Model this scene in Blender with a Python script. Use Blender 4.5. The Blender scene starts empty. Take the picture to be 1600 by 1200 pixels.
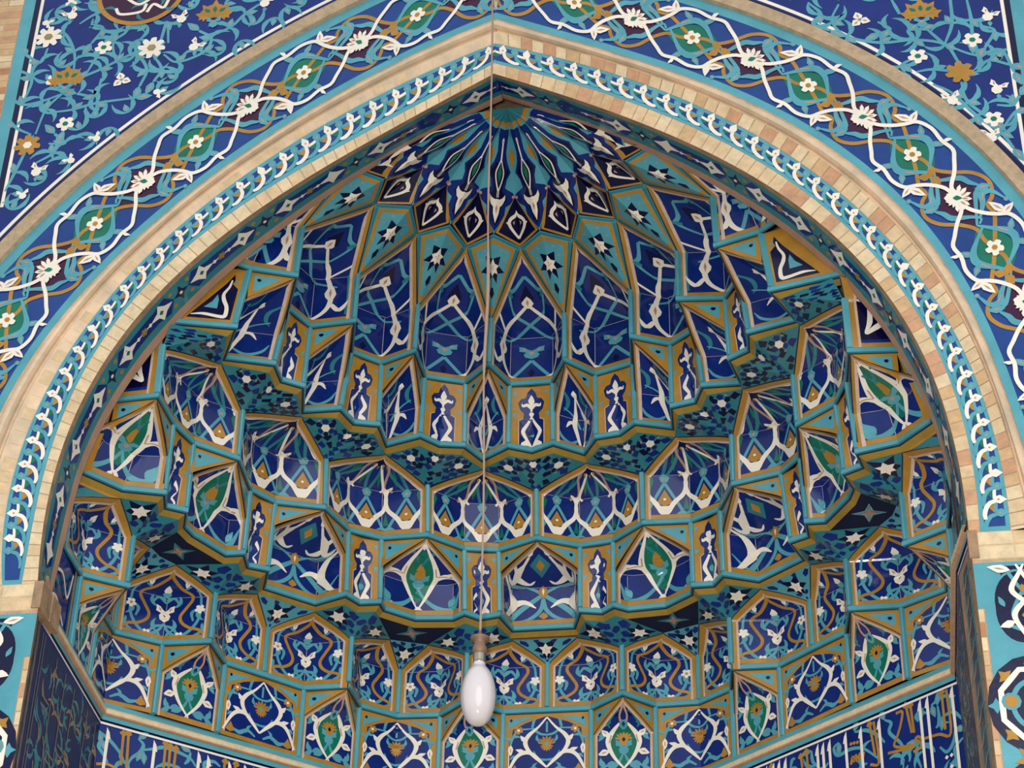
import bpy, math, random
import numpy as np
from mathutils import Vector, Matrix
from mathutils.geometry import tessellate_polygon
random.seed(7)
sc = bpy.context.scene
COL = sc.collection
ZO = 1.6                      # eye height: base heights below are measured from the eye
# ---------------------------------------------------------------- camera
cam_d = bpy.data.cameras.new('camera'); cam = bpy.data.objects.new('camera', cam_d); COL.objects.link(cam)
YAW, PITCH, ROLL, FPX = 0.151069209, 0.619073835, 0.0241017575, 3446.13914
cy_, sy_, cp_, sp_ = math.cos(YAW), math.sin(YAW), math.cos(PITCH), math.sin(PITCH)
fw = Vector((-sy_*cp_, cy_*cp_, sp_)); rt = Vector((cy_, sy_, 0)); up = rt.cross(fw)
c_, s_ = math.cos(ROLL), math.sin(ROLL)
rt, up = c_*rt + s_*up, -s_*rt + c_*up
cam.matrix_world = Matrix(((rt.x, up.x, -fw.x, 1.7028), (rt.y, up.y, -fw.y, -10.0), (rt.z, up.z, -fw.z, ZO), (0, 0, 0, 1)))
cam_d.sensor_fit = 'HORIZONTAL'; cam_d.sensor_width = 36.0; cam_d.lens = FPX/1600*36.0
cam_d.clip_start = 0.1; cam_d.clip_end = 200
sc.camera = cam
# ---------------------------------------------------------------- light: overcast sky, paler overhead and in front, dim ground bounce
w = bpy.data.worlds.new('overcast_sky'); sc.world = w; w.use_nodes = True
nt = w.node_tree; nt.nodes.clear()
out = nt.nodes.new('ShaderNodeOutputWorld'); bg = nt.nodes.new('ShaderNodeBackground')
tc = nt.nodes.new('ShaderNodeTexCoord'); sep = nt.nodes.new('ShaderNodeSeparateXYZ'); rmp = nt.nodes.new('ShaderNodeValToRGB')
mp = nt.nodes.new('ShaderNodeMapRange'); mp.inputs['From Min'].default_value = -1; mp.inputs['From Max'].default_value = 1
nt.links.new(tc.outputs['Generated'], sep.inputs[0]); nt.links.new(sep.outputs['Z'], mp.inputs['Value'])
nt.links.new(mp.outputs[0], rmp.inputs[0]); nt.links.new(rmp.outputs[0], bg.inputs[0]); nt.links.new(bg.outputs[0], out.inputs[0])
e = rmp.color_ramp.elements
e[0].position = 0.0; e[0].color = (0.5, 0.48, 0.45, 1)
e[1].position = 1.0; e[1].color = (0.86, 0.93, 1.05, 1)
m_ = e.new(0.47); m_.color = (0.55, 0.53, 0.50, 1)
m_ = e.new(0.53); m_.color = (1.0, 1.02, 1.06, 1)
bg.inputs[1].default_value = 0.84
def lamp(name, kind, loc, aim, energy, size=1.0, col=(1, 1, 1)):
    d = bpy.data.lights.new(name, kind); o = bpy.data.objects.new(name, d); COL.objects.link(o)
    o.location = loc; o.rotation_euler = (Vector(aim)-Vector(loc)).to_track_quat('-Z', 'Y').to_euler()
    d.energy = energy; d.color = col
    if kind == 'AREA': d.size = size
    if kind == 'SUN': d.angle = size
    if kind == 'SPOT': d.shadow_soft_size = size; d.spot_size = math.radians(75); d.spot_blend = .6
    return o
lamp('hazy_sun', 'SUN', (3.0, -12, 9), (0, 0, 7), 0.6, math.radians(40), (1.0, .97, .92))
lamp('camera_flash', 'SPOT', (1.62, -9.95, 1.72), (0, 1, 8.2), 3500, 0.05, (1.0, .96, .90))
vs = sc.view_settings
vs.view_transform = 'Standard'; vs.look = 'None'; vs.gamma = 1.0; vs.use_curve_mapping = False; vs.exposure = 0.0
# ---------------------------------------------------------------- materials
def lin(h):
    h = h.lstrip('#'); r = [int(h[i:i+2], 16)/255 for i in (0, 2, 4)]
    return [((c+.055)/1.055)**2.4 if c > .04045 else c/12.92 for c in r]
def tile(name, hexc, rough=.16, var=.14, scale=5.0, spec=.34, bump=.0, hue=0.0):
    m = bpy.data.materials.new(name); m.use_nodes = True; n = m.node_tree.nodes; l = m.node_tree.links
    b = n['Principled BSDF']; c = lin(hexc)
    t = n.new('ShaderNodeNewGeometry'); no = n.new('ShaderNodeTexNoise'); no.inputs['Scale'].default_value = scale
    no.inputs['Detail'].default_value = 5; no.inputs['Roughness'].default_value = .65
    l.new(t.outputs['Position'], no.inputs['Vector'])
    r = n.new('ShaderNodeValToRGB'); l.new(no.outputs['Fac'], r.inputs[0])
    e = r.color_ramp.elements; e[0].position = .3; e[1].position = .7
    e[0].color = (c[0]*(1-var*1.3), c[1]*(1-var), c[2]*(1-var*.9), 1); e[1].color = (min(1, c[0]*(1+var)), min(1, c[1]*(1+var*.8)), min(1, c[2]*(1+var*.7)), 1)
    l.new(r.outputs[0], b.inputs['Base Color'])
    b.inputs['Roughness'].default_value = rough
    b.inputs['Specular IOR Level'].default_value = spec
    if bump:
        bp = n.new('ShaderNodeBump'); bp.inputs['Strength'].default_value = bump; bp.inputs['Distance'].default_value = .01
        n2 = n.new('ShaderNodeTexNoise'); n2.inputs['Scale'].default_value = scale*6; n2.inputs['Detail'].default_value = 4
        l.new(t.outputs['Position'], n2.inputs['Vector']); l.new(n2.outputs['Fac'], bp.inputs['Height']); l.new(bp.outputs[0], b.inputs['Normal'])
    return m
COB = tile('cobalt_glazed_tile', '#102873', .14, .28, 3.5, bump=.05)
COB2 = tile('blue_glazed_tile', '#1b4085', .16, .22, 3.0, bump=.05)
NAV = tile('navy_glazed_tile', '#0a0c38', .14, .25, 4, bump=.04)
TUR = tile('turquoise_glazed_tile', '#559fae', .16, .14, 4, bump=.05)
TEAL = tile('deep_turquoise_glazed_tile', '#2f7c88', .18, .18, 4, bump=.05)
GLD = tile('ochre_glazed_tile', '#b08030', .2, .16, 6, bump=.08)
OLV = tile('olive_ochre_glazed_tile', '#9a7d33', .2, .16, 6, bump=.08)
WHT = tile('ivory_glazed_tile', '#f0e7d7', .22, .07, 5)
TAN = tile('pinkish_unglazed_clay', '#b98f78', .6, .12, 8)
GRN = tile('green_glazed_tile', '#10705a', .16, .2, 4)
MAR = tile('aubergine_glazed_tile', '#3b1136', .16, .2, 4)
PNK = tile('pale_pink_mortar', '#cbb29e', .6, .14, 14, .2, .2)
GRT = tile('dark_grout_line', '#2b3345', .8, .2, 10, .2)
BR = [tile('buff_brick_%s' % k, h, .72, .16, 16, .2, .5) for k, h in (('pale', '#d9bd96'), ('sand', '#cfab80'), ('rose', '#c99a78'), ('cream', '#e0c9a4'), ('rust', '#b98360'))]
MOR = tile('brick_mortar', '#b9a184', .85, .2, 20, .1, .5)
JMB = tile('dusty_blue_tile', '#1c2a5c', .42, .35, 5, .3)
JTN = tile('faded_tan_line', '#857a70', .6, .2, 8, .2)
OLD = tile('weathered_brick', '#a3866a', .8, .3, 9, .15, .6)  # weathered brick; on the corner capitals this tone stands in for shade
PLA = tile('smoothed_plaster_moulding', '#dcc2a4', .7, .2, 5, .2, .4)
# ---------------------------------------------------------------- mesh builder
def root_tag(o, label, cat, group=None, kind=None):
    if label: o['label'] = label
    if cat: o['category'] = cat
    if group: o['group'] = group
    if kind: o['kind'] = kind
class MB:
    def __init__(s): s.v = []; s.n = 0; s.f = []; s.m = []; s.mats = []
    def mi(s, m):
        if m not in s.mats: s.mats.append(m)
        return s.mats.index(m)
    def add(s, v, faces, m):
        v = np.asarray(v, float).reshape(-1, 3); s.v.append(v); k = s.n; i = s.mi(m)
        for f in faces: s.f.append([a+k for a in f]); s.m.append(i)
        s.n += len(v)
    def box(s, a, b, wv, hv, m):
        """bar from a to b; wv, hv half-extent vectors"""
        a, b, wv, hv = map(lambda q: np.array(q, float), (a, b, wv, hv))
        v = [p+x*wv+y*hv for p in (a, b) for x, y in ((-1, -1), (1, -1), (1, 1), (-1, 1))]
        s.add(v, [(0, 1, 2, 3), (7, 6, 5, 4), (0, 4, 5, 1), (1, 5, 6, 2), (2, 6, 7, 3), (3, 7, 4, 0)], m)
    def arr(s): return np.concatenate(s.v) if s.v else np.zeros((0, 3))
def build(mb, name, parent=None, origin=(0, 0, 0), flip=False, link=True):
    V = mb.arr().copy()
    if flip: V[:, 0] *= -1
    V[:, 2] += ZO
    V -= np.array(origin)
    me = bpy.data.meshes.new(name)
    F = [f[::-1] for f in mb.f] if flip else mb.f
    me.from_pydata(V.tolist(), [], F)
    for m in mb.mats: me.materials.append(m)
    me.polygons.foreach_set('material_index', mb.m)
    me.update()
    o = bpy.data.objects.new(name, me); COL.objects.link(o)
    if parent: o.parent = parent
    else: o.location = origin
    return o
def cr(pts, n=6, closed=False):
    p = np.array(pts, float)
    if len(p) < 3: 
        t = np.linspace(0, 1, n*2+1)[:, None]; return p[0]*(1-t)+p[1]*t
    q = np.vstack([p[-1:], p, p[:2]]) if closed else np.vstack([2*p[:1]-p[1:2], p, 2*p[-1:]-p[-2:-1]])
    o = []
    for i in range(1, len(q)-2):
        a, b, c, d = q[i-1:i+3]
        for t in np.arange(n)/n:
            o.append(.5*((2*b)+(-a+c)*t+(2*a-5*b+4*c-d)*t*t+(-a+3*b-3*c+d)*t**3))
    if not closed: o.append(q[-2])
    return np.array(o)
REF = np.array([0.0, -3.0, 4.0])
STEP = 0.0007
class Panel:
    """2-D pattern space (x -1..1, z 0..1) mapped on a real surface; W,H its metric size"""
    def __init__(s, f, W, H, mb=None, ref=None):
        s.f = f; s.W = W; s.H = H; s.mb = mb or MB(); s.k = np.array([W/2, H]); s.ref = REF if ref is None else np.array(ref, float)
        s.cl = None; s.cn = 0; s.cre = getattr(f, 'cre', [])
    def pos(s, p, L):
        p = np.asarray(p, float); x, z = p[:, 0], p[:, 1]; e = .003
        if s.cl is not None and L >= 1: x, z = s.cl(x, z)
        P = s.f(x, z)
        if L == 0: return P
        dx = s.f(x+e, z)-s.f(x-e, z); dz = s.f(x, z+e)-s.f(x, z-e)
        n = np.cross(dx, dz); l = np.linalg.norm(n, axis=1)
        bad = l < 1e-9; n[bad] = (s.ref-P)[bad]; l[bad] = np.linalg.norm(n[bad], axis=1)
        n /= l[:, None]
        n *= np.where(((s.ref-P)*n).sum(1) < 0, -1, 1)[:, None]
        s.cn += 1
        return P+n*(L*STEP+(s.cn % 18)*.000045)
    def grid(s, xs, zs, m, L=0):
        X, Z = np.meshgrid(xs, zs); p = np.stack([X.ravel(), Z.ravel()], 1); a, b = len(xs), len(zs)
        s.mb.add(s.pos(p, L), [(j*a+i, j*a+i+1, (j+1)*a+i+1, (j+1)*a+i) for j in range(b-1) for i in range(a-1)], m)
    def strip(s, A, B, m, L=1):
        n = len(A); p = np.vstack([A, B]); s.mb.add(s.pos(p, L), [(i, i+1, n+i+1, n+i) for i in range(n-1)], m)
    def st(s, pts, w, m, L=2, sym=False, closed=False, smooth=True, n=5, anti=False):
        c = np.array(pts, float)*s.k
        if smooth and len(c) > 2: c = cr(c, n, closed)
        elif closed or len(c) >= 2:
            o = []; q = list(c)+([c[0]] if closed else [])
            for a, b in zip(q[:-1], q[1:]):
                k = max(1, int(np.linalg.norm(b-a)/.05))
                for i in range(k): o.append(a+(b-a)*i/k)
            if not closed: o.append(q[-1])
            c = np.array(o)
        N = len(c)
        if closed: t = np.roll(c, -1, 0)-np.roll(c, 1, 0)
        else: t = np.gradient(c, axis=0)
        t /= (np.linalg.norm(t, axis=1)[:, None]+1e-9); nn = np.stack([-t[:, 1], t[:, 0]], 1)
        ww = np.interp(np.linspace(0, 1, N), np.linspace(0, 1, len(w)), w) if hasattr(w, '__len__') else np.full(N, w)
        A, B = (c+nn*ww[:, None]/2)/s.k, (c-nn*ww[:, None]/2)/s.k
        p = np.vstack([A, B])
        F = [(i, (i+1) % N, N+(i+1) % N, N+i) for i in range(N if closed else N-1)]
        s.mb.add(s.pos(p, L), F, m)
        if sym: s.mb.add(s.pos(p*[-1, 1], L), F, m)
        if anti: s.mb.add(s.pos(p*[-1, -1]+[0, 1], L), F, m)
    def fl(s, pts, m, L=2, sym=False, smooth=False, n=4, maxl=.07):
        c = np.array(pts, float)
        if smooth: c = cr(c*s.k, n, True)/s.k
        tri = [list(t) for t in tessellate_polygon([[Vector((a[0]*s.k[0], a[1]*s.k[1], 0)) for a in c]])]
        v = [tuple(a) for a in c]
        for _ in range(6):
            new = []; ch = False; mid = {}
            def md(a, b):
                k = (min(a, b), max(a, b))
                if k not in mid: mid[k] = len(v); v.append(((v[a][0]+v[b][0])/2, (v[a][1]+v[b][1])/2))
                return mid[k]
            ln = lambda a, b: math.hypot((v[a][0]-v[b][0])*s.k[0], (v[a][1]-v[b][1])*s.k[1])
            for a, b, c2 in tri:
                e = [(ln(a, b), a, b, c2), (ln(b, c2), b, c2, a), (ln(c2, a), c2, a, b)]; big = max(e)
                sp = [q[0] > maxl for q in e]
                if not any(sp): new.append([a, b, c2]); continue
                ch = True
                if all(sp):
                    x, y, z = md(a, b), md(b, c2), md(c2, a); new += [[a, x, z], [x, b, y], [z, y, c2], [x, y, z]]
                else:
                    _, p, q, r = big; x = md(p, q); new += [[p, x, r], [x, q, r]]
            tri = new
            if not ch: break
        for c0 in s.cre:
            new = []
            for t in tri:
                d = [v[i][0]-c0 for i in t]
                if min(d) > -1e-4 or max(d) < 1e-4: new.append(t); continue
                k = [i for i in range(3) if (d[i] > 0) != (d[(i+1) % 3] > 0) and (d[i] > 0) != (d[(i+2) % 3] > 0)]
                if not k: new.append(t); continue
                k = k[0]; a, b, c2 = t[k], t[(k+1) % 3], t[(k+2) % 3]; da, db, dc = d[k], d[(k+1) % 3], d[(k+2) % 3]
                f1, f2 = da/(da-db), da/(da-dc)
                v.append((c0, v[a][1]+(v[b][1]-v[a][1])*f1)); v.append((c0, v[a][1]+(v[c2][1]-v[a][1])*f2)); i1, i2 = len(v)-2, len(v)-1
                new += [[a, i1, i2], [i1, b, c2], [i1, c2, i2]]
            tri = new
        V = np.array(v)
        s.mb.add(s.pos(V, L), tri, m)
        if sym: s.mb.add(s.pos(V*[-1, 1], L), tri, m)
    # ornaments; sizes in metres
    def loc(s, x, z, q, ang=0, sx=1):
        ca, sa = math.cos(ang), math.sin(ang); q = np.array(q, float)*[sx, 1]
        r = np.stack([q[:, 0]*ca-q[:, 1]*sa, q[:, 0]*sa+q[:, 1]*ca], 1)
        return r/s.k+[x, z]
    def leaf(s, x, z, ang, ln, wd, m, L=3, sym=False, vein=None):
        q = [(0, 0), (-wd*.42, ln*.3), (-wd*.5, ln*.5), (-wd*.2, ln*.82), (0, ln), (wd*.3, ln*.75), (wd*.5, ln*.4), (wd*.3, ln*.15)]
        for sg in ((1, -1) if sym else (1,)):
            s.fl(s.loc(x*sg, z, q, ang*sg, sg), m, L)
            if vein: s.fl(s.loc(x*sg, z, [(0, ln*.2), (-wd*.12, ln*.5), (0, ln*.75), (wd*.12, ln*.5)], ang*sg, sg), vein, L+1)
    def flower(s, x, z, r, m, cm, L=3, n=5, sym=False, a0=.3):
        q = []
        for i in range(n*4):
            a = a0+i*2*math.pi/(n*4); rr = r*(1.0 if i % 4 in (1, 2) else (.62 if i % 4 == 0 else .92))
            q.append((rr*math.cos(a), rr*math.sin(a)))
        c = [(r*.34*math.cos(i*1.047), r*.34*math.sin(i*1.047)) for i in range(6)]
        for sg in ((1, -1) if sym else (1,)):
            s.fl(s.loc(x*sg, z, q), m, L); s.fl(s.loc(x*sg, z, c), cm, L+1)
    def tulip(s, x, z, r, m, L=3, ang=0, core=None, vein=None):
        q = [(0, -1.0), (-.5, -.72), (-.62, -.25), (-.42, .05), (-.98, .25), (-.95, .55), (-1.0, 1.0), (-.55, .82), (-.3, .5), (0, .3), (.3, .5), (.55, .82), (1.0, 1.0), (.95, .55), (.98, .25), (.42, .05), (.62, -.25), (.5, -.72)]
        s.fl(s.loc(x, z, np.array(q)*r, ang), m, L)
        if core: s.fl(s.loc(x, z, np.array([(0, -.4), (-.22, -.1), (-.15, .15), (0, .05), (.15, .15), (.22, -.1)])*r, ang), core, L+1)
        if vein:
            for g in (1, -1): s.fl(s.loc(x, z, np.array([(g*.6, .35), (g*.75, .75), (g*.5, .6), (g*.4, .3)])*r, ang), vein, L+1)
    def lotus(s, x, z, r, m, L=3, ang=0, core=None):
        q = []
        for i in range(-3, 4):
            a = i*.46; q += [(math.sin(b)*r*k, math.cos(b)*r*k) for b, k in ((a-.22, .5), (a-.17, .78), (a, 1.0), (a+.17, .78))]
        q.append((math.sin(1.5)*r*.5, .0)); q += [(.35*r, -.5*r), (0, -.75*r), (-.35*r, -.5*r)]
        s.fl(s.loc(x, z, q, ang), m, L)
        if core: s.fl(s.loc(x, z, [(0, -.3*r), (-.2*r, 0), (0, .3*r), (.2*r, 0)], ang), core, L+1)
    def curl(s, x, z, ang, ln, bend, w, m, L=2, sym=False, tip=False):
        q = []
        for i in range(7):
            t = i/6; a = bend*t; q.append((-(ln*t)*math.sin(a*.6), (ln*t)*math.cos(a*.6)))
        for sg in ((1, -1) if sym else (1,)):
            s.st(s.loc(x*sg, z, q, ang*sg, sg), (w*.5, w, w*1.5, w*.9, w*.15), m, L, n=2)
            if tip: s.fl(s.loc(x*sg, z, [(q[-1][0]+w*math.cos(k*1.047), q[-1][1]+w*math.sin(k*1.047)) for k in range(6)], ang*sg, sg), m, L)
    def hexa(s, x, z, r, m, L=1, n=6, a0=0, sx=1.0):
        s.fl(s.loc(x, z, [(sx*r*math.cos(a0+i*2*math.pi/n), r*math.sin(a0+i*2*math.pi/n)) for i in range(n)]), m, L)
    def star(s, x, z, r, m, L=3, n=6, a0=math.pi/2, k=.5):
        s.fl(s.loc(x, z, [((r if i % 2 == 0 else r*k)*math.cos(a0+i*math.pi/n), (r if i % 2 == 0 else r*k)*math.sin(a0+i*math.pi/n)) for i in range(2*n)]), m, L)
    def star6(s, x, z, r, dark=NAV, light=WHT, L=2, a0=math.pi/2, n=6, sx=1.0):
        """pale star with dark triangles pointing out of its notches"""
        b = math.pi/n; cl = lambda q: [(a[0], min(.985, a[1])) for a in q]
        for i in range(n):
            a = a0+b+i*2*b
            s.fl(cl(s.loc(x, z, [(r*.52*math.cos(a-b), r*.52*math.sin(a-b)), (r*math.cos(a), r*math.sin(a)), (r*.52*math.cos(a+b), r*.52*math.sin(a+b)), (r*.25*math.cos(a), r*.25*math.sin(a))], 0, sx)), dark, L)
        s.fl(cl(s.loc(x, z, [((r*.54 if i % 2 == 0 else r*.31)*math.cos(a0+i*b), (r*.54 if i % 2 == 0 else r*.31)*math.sin(a0+i*b)) for i in range(2*n)], 0, sx)), light, L+1)
        for i in range(3): s.hexa(x+.012/s.k[0]*math.cos(i*2.1), z+.012/s.k[1]*math.sin(i*2.1), r*.05, TAN, L+2)
def seg_interp(chain):
    P = np.array(chain, float); d = np.r_[0, np.cumsum(np.linalg.norm(np.diff(P, axis=0), axis=1))]; d /= d[-1]
    return (lambda u: np.stack([np.interp(u, d, P[:, 0]), np.interp(u, d, P[:, 1])], -1)), d
class Arch:
    """niche: plan chain at the foot, opening edges rising to an apex point in front"""
    def __init__(s, chain, apex, zb, zt, za, p=1.4, top=None, ph=None):
        s.chain = np.array(chain, float); s.Wf, s.us = seg_interp(chain); s.ap = np.array(apex, float)
        s.fo = 0.0; s.zb, s.zt, s.za, s.p = zb, zt, za, p; s.zr = (zt-zb)/(za-zb)
        D = float(np.linalg.norm(s.Wf(np.array([.5]))[0]-s.ap)); s.H = (zt-zb)+math.hypot(D, za-zt); s.zs = (zt-zb)/s.H
        s.dl = (np.array(top[0])-s.chain[0]) if top else np.zeros(2); s.dr = (np.array(top[1])-s.chain[-1]) if top else np.zeros(2)
        s.BL, s.BR = s.chain[0]+s.dl, s.chain[-1]+s.dr
        s.W = float(np.linalg.norm(s.BR-s.BL)); s.W = max(s.W, .25)
    def g(s, z):
        t = np.clip((np.asarray(z, float)-s.zs)/(1-s.zs), 0, 1); return t**s.p
    def hw(s, z): return 1-s.g(z)
    def hwr(s, z): return 1-np.clip((np.asarray(z, float)-s.zr)/(1-s.zr), 0, 1)**s.p
    def Z(s, z): return np.where(z < s.zs, s.zb+z/s.zs*(s.zt-s.zb), s.zt+(z-s.zs)/(1-s.zs)*(s.za-s.zt))
    def __call__(s, x, z):
        x = np.asarray(x, float); z = np.clip(np.asarray(z, float), 0, 1); g = s.g(z); hw = np.maximum(1-g, 1e-3)
        u = np.clip((np.clip(x/hw, -1, 1)+1)/2, 0, 1)
        Z = s.Z(z); q = ((Z-s.zb)/(s.za-s.zb))[:, None]
        P = s.Wf(u)+(1-u)[:, None]*q*s.dl+u[:, None]*q*s.dr
        Q = (1-g)[:, None]*P+g[:, None]*s.ap
        return np.column_stack([Q, Z])
    def spandrel(s, x, z):
        x = np.asarray(x, float); z = np.clip(np.asarray(z, float), 0, 1)
        a = np.clip(np.abs(x), 0, 1)[:, None]; B = np.where((x < 0)[:, None], s.BL, s.BR)
        return np.column_stack([s.ap+(B-s.ap)*a, s.zb+z*(s.za-s.zb)])
    def panel(s, mb=None): return Panel(s, s.W, s.H, mb)
    def base(s, P, m, rows=12):
        zs = np.r_[np.linspace(0, s.zs, 3), s.zs+(1-s.zs)*np.linspace(0, 1, rows)[1:]]
        us = []
        for a, b in zip(s.us[:-1], s.us[1:]): us += list(np.linspace(a, b, 5)[:-1])
        us = np.array(us+[1.0]); n = len(us)
        X = np.concatenate([(2*us-1)*max(float(s.hw(z)), 1e-3) for z in zs]); Z = np.repeat(zs, n)
        P.mb.add(s(X, Z), [(j*n+i, j*n+i+1, (j+1)*n+i+1, (j+1)*n+i) for j in range(len(zs)-1) for i in range(n-1)], m)
    def edge(s, n=14):
        zs = np.r_[np.linspace(0, s.zs, 4), s.zs+(1-s.zs)*np.linspace(0, 1, n)[1:]]
        return np.stack([s.hw(zs), zs], 1)
    def inset(s, d):
        """opening outline (right side) moved inwards by d metres"""
        e = s.edge(); k = np.array([s.W/2, s.H]); c = e*k; t = np.gradient(c, axis=0); t /= np.linalg.norm(t, axis=1)[:, None]
        nn = np.stack([-t[:, 1], t[:, 0]], 1); c = c+nn*d; c[:, 0] = np.maximum(c[:, 0], 0)
        return c/k
    def border(s, P, d0, d1, m, L=1):
        A, B = s.inset(d0), s.inset(d1)
        P.strip(A, B, m, L); P.strip(A*[-1, 1], B*[-1, 1], m, L)
    def foot(s, P, h0, h1, m, L=1, wd=1.0):
        h0 += s.fo; h1 += s.fo
        xs = np.unique(np.r_[np.linspace(-wd, wd, 13), np.clip(2*s.us-1, -wd, wd)])
        P.strip(np.stack([xs, np.full(len(xs), h0/s.H)], 1), np.stack([xs, np.full(len(xs), h1/s.H)], 1), m, L)
    def build_spandrel(s, mb, sg, drop=True, gold=GLD):
        Hz = s.za-s.zb
        for sg in (sg,):
            P = Panel(s.spandrel, s.W, Hz, mb); zs = s.zr+(1-s.zr)*np.linspace(0, 1, 10); n = 5
            X = np.concatenate([sg*np.linspace(float(s.hwr(z)), 1, n) for z in zs]); Z = np.repeat(zs, n)
            mb.add(s.spandrel(X, Z), [(j*n+i, j*n+i+1, (j+1)*n+i+1, (j+1)*n+i) for j in range(9) for i in range(n-1)], gold)
            bx, bz = .024/(s.W/2), .026/Hz
            zz = np.linspace(s.zr, 1-bz, 16); cx = s.hwr(zz)+bx*1.5
            pts = [(x, z) for x, z in zip(cx, zz) if x < 1-bx*1.1]
            if len(pts) < 2: continue
            poly = [(sg*(1-bx), 1-bz)]+[(sg*(1-bx), pts[0][1])]+[(sg*x, z) for x, z in pts]+[(sg*pts[-1][0], 1-bz)]
            P.fl(poly, TUR, 1)
            if drop: P.fl(P.loc(sg*(1-bx*2.0), 1-bz*2.3, [(0, -.014), (-.011, -.002), (-.006, .012), (.008, .012), (.011, -.002)]), NAV, 2)
class Fold:
    """pendentive: foot point B, top chain T at height za"""
    def __init__(s, B, chain, zt, za, p=1.4, lift=None):
        s.B = np.array(B, float); s.Wf, s.us = seg_interp(chain); s.zt, s.za, s.p = zt, za, p
        s.cre = [2*u-1 for u in s.us[1:-1]]; T = np.array(chain, float); s.W = float(np.linalg.norm(T[-1]-T[0])); s.H = float(np.linalg.norm(s.Wf(np.array([.5]))[0]-s.B))+(za-zt)*.6
    def __call__(s, x, z):
        x = np.asarray(x, float); z = np.clip(np.asarray(z, float), 0, 1); g = (z**s.p)[:, None]; T = s.Wf(np.clip((x+1)/2, 0, 1))
        return np.column_stack([(1-g)*s.B+g*T, s.zt+z*(s.za-s.zt)])
    def base(s, P, m, rows=9):
        us = []
        for a, b in zip(s.us[:-1], s.us[1:]): us += list(np.linspace(a, b, 3)[:-1])
        P.grid(2*np.array(us+[1.0])-1, np.linspace(0, 1, rows), m)
class Rays:
    """quad C,Kl,M,Kr folded on the line C-M; x across, z from C to the far edge"""
    def __init__(s, C, Kl, M, Kr, dome=0.0):
        s.C, s.Kl, s.M, s.Kr = (np.array(q, float) for q in (C, Kl, M, Kr)); s.dome = dome; s.cre = [0.0]; d = s.M-s.C; d /= np.linalg.norm(d); s.q = max(0, 1-float(((s.Kl+s.Kr)/2-s.C)@d)/float(np.linalg.norm(s.M-s.C)))
        s.W = float(np.linalg.norm(s.Kl-s.Kr)); s.H = float(np.linalg.norm(s.M-s.C))
    def iso(s, x, z): return x, np.clip(z/(1-s.q*np.minimum(np.abs(x), 1)), 0, 1)
    def __call__(s, x, z):
        x = np.asarray(x, float); z = np.asarray(z, float); a = np.clip(np.abs(x), 0, 1.02)[:, None]; K = np.where((x < 0)[:, None], s.Kl, s.Kr); t = z[:, None]
        P = s.C+t*((1-a)*(s.M-s.C)+a*(K-s.C)); P[:, 2] += s.dome*4*z*(1-z)
        return P
ZV = lambda p, z: (p[0], p[1], z)
mir = lambda pts: [(-p[0], p[1]) for p in reversed(pts)]
FL = {'w8':[[-3.02,10.37],[-2.29,10.19]],'w5':[[-2.62,10.23],[-2.79,9.57],[-3.12,9.67]],'tre':[[-2.46,9.92],[-3.14,10.12]],'g7':[[-3.02,9.41]],'gb':[[-2.84,9.93],[-1.89,10.42],[-3.1,10.66]],'bud':[[-2.89,10.57],[-2.12,10.45],[-1.99,10.18],[-3.21,10.45],[-2.92,9.19],[-3.24,9.88],[-3.18,9.29],[-3.13,9.01],[-1.55,10.53]]}
FR = {'tre':[[2.31,9.91]],'gb':[[2.69,9.89],[3.17,8.7]],'w5':[[2.64,9.56],[2.98,9.66],[3.04,9.0]],'g7':[[2.88,9.4]],'bud':[[3.1,9.86],[3.09,9.25],[2.81,9.19],[3.01,8.87],[3.19,8.94]]}
SL = [[[-3.11,9.03],[-3.07,9.18],[-3.02,9.38]],[[-2.98,9.5],[-2.94,9.71],[-2.85,9.84],[-2.75,9.96],[-2.62,10.03],[-2.52,10.09],[-2.4,10.16],[-2.31,10.19]],[[-2.8,10.05],[-2.82,10.21],[-2.91,10.39],[-2.99,10.38]],[[-2.71,10.0],[-2.66,10.14],[-2.62,10.23]],[[-2.52,10.09],[-2.56,10.27],[-2.48,10.37],[-2.52,10.53],[-2.6,10.58]],[[-2.2,10.12],[-2.1,10.04],[-1.93,10.11],[-1.89,10.23],[-1.98,10.31]],[[-2.27,10.12],[-2.2,9.99],[-2.24,9.88]],[[-2.56,10.07],[-2.4,10.14],[-2.3,10.0],[-2.33,9.85]],[[-2.92,9.68],[-2.76,9.69],[-2.61,9.73],[-2.35,9.75]],[[-3.11,9.77],[-3.08,10.0],[-3.21,10.1]],[[-3.01,9.5],[-3.13,9.58],[-3.24,9.74]],[[-2.88,9.41],[-2.77,9.4],[-2.85,9.49]],[[-2.94,9.25],[-2.84,9.32],[-2.82,9.4]],[[-2.74,10.46],[-2.65,10.41],[-2.71,10.28]],[[-2.18,10.22],[-2.21,10.42],[-2.24,10.19]],[[-2.85,9.84],[-2.97,9.79],[-3.11,9.77],[-3.21,9.86]],[[-1.94,10.26],[-1.78,10.31],[-1.68,10.43],[-1.59,10.51]],[[-2.82,10.47],[-2.72,10.55],[-2.59,10.58]],[[-3.01,10.27],[-3.04,10.14],[-3.15,10.22],[-3.25,10.3]],[[-2.6,9.95],[-2.62,9.8],[-2.75,9.83]]]
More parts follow.
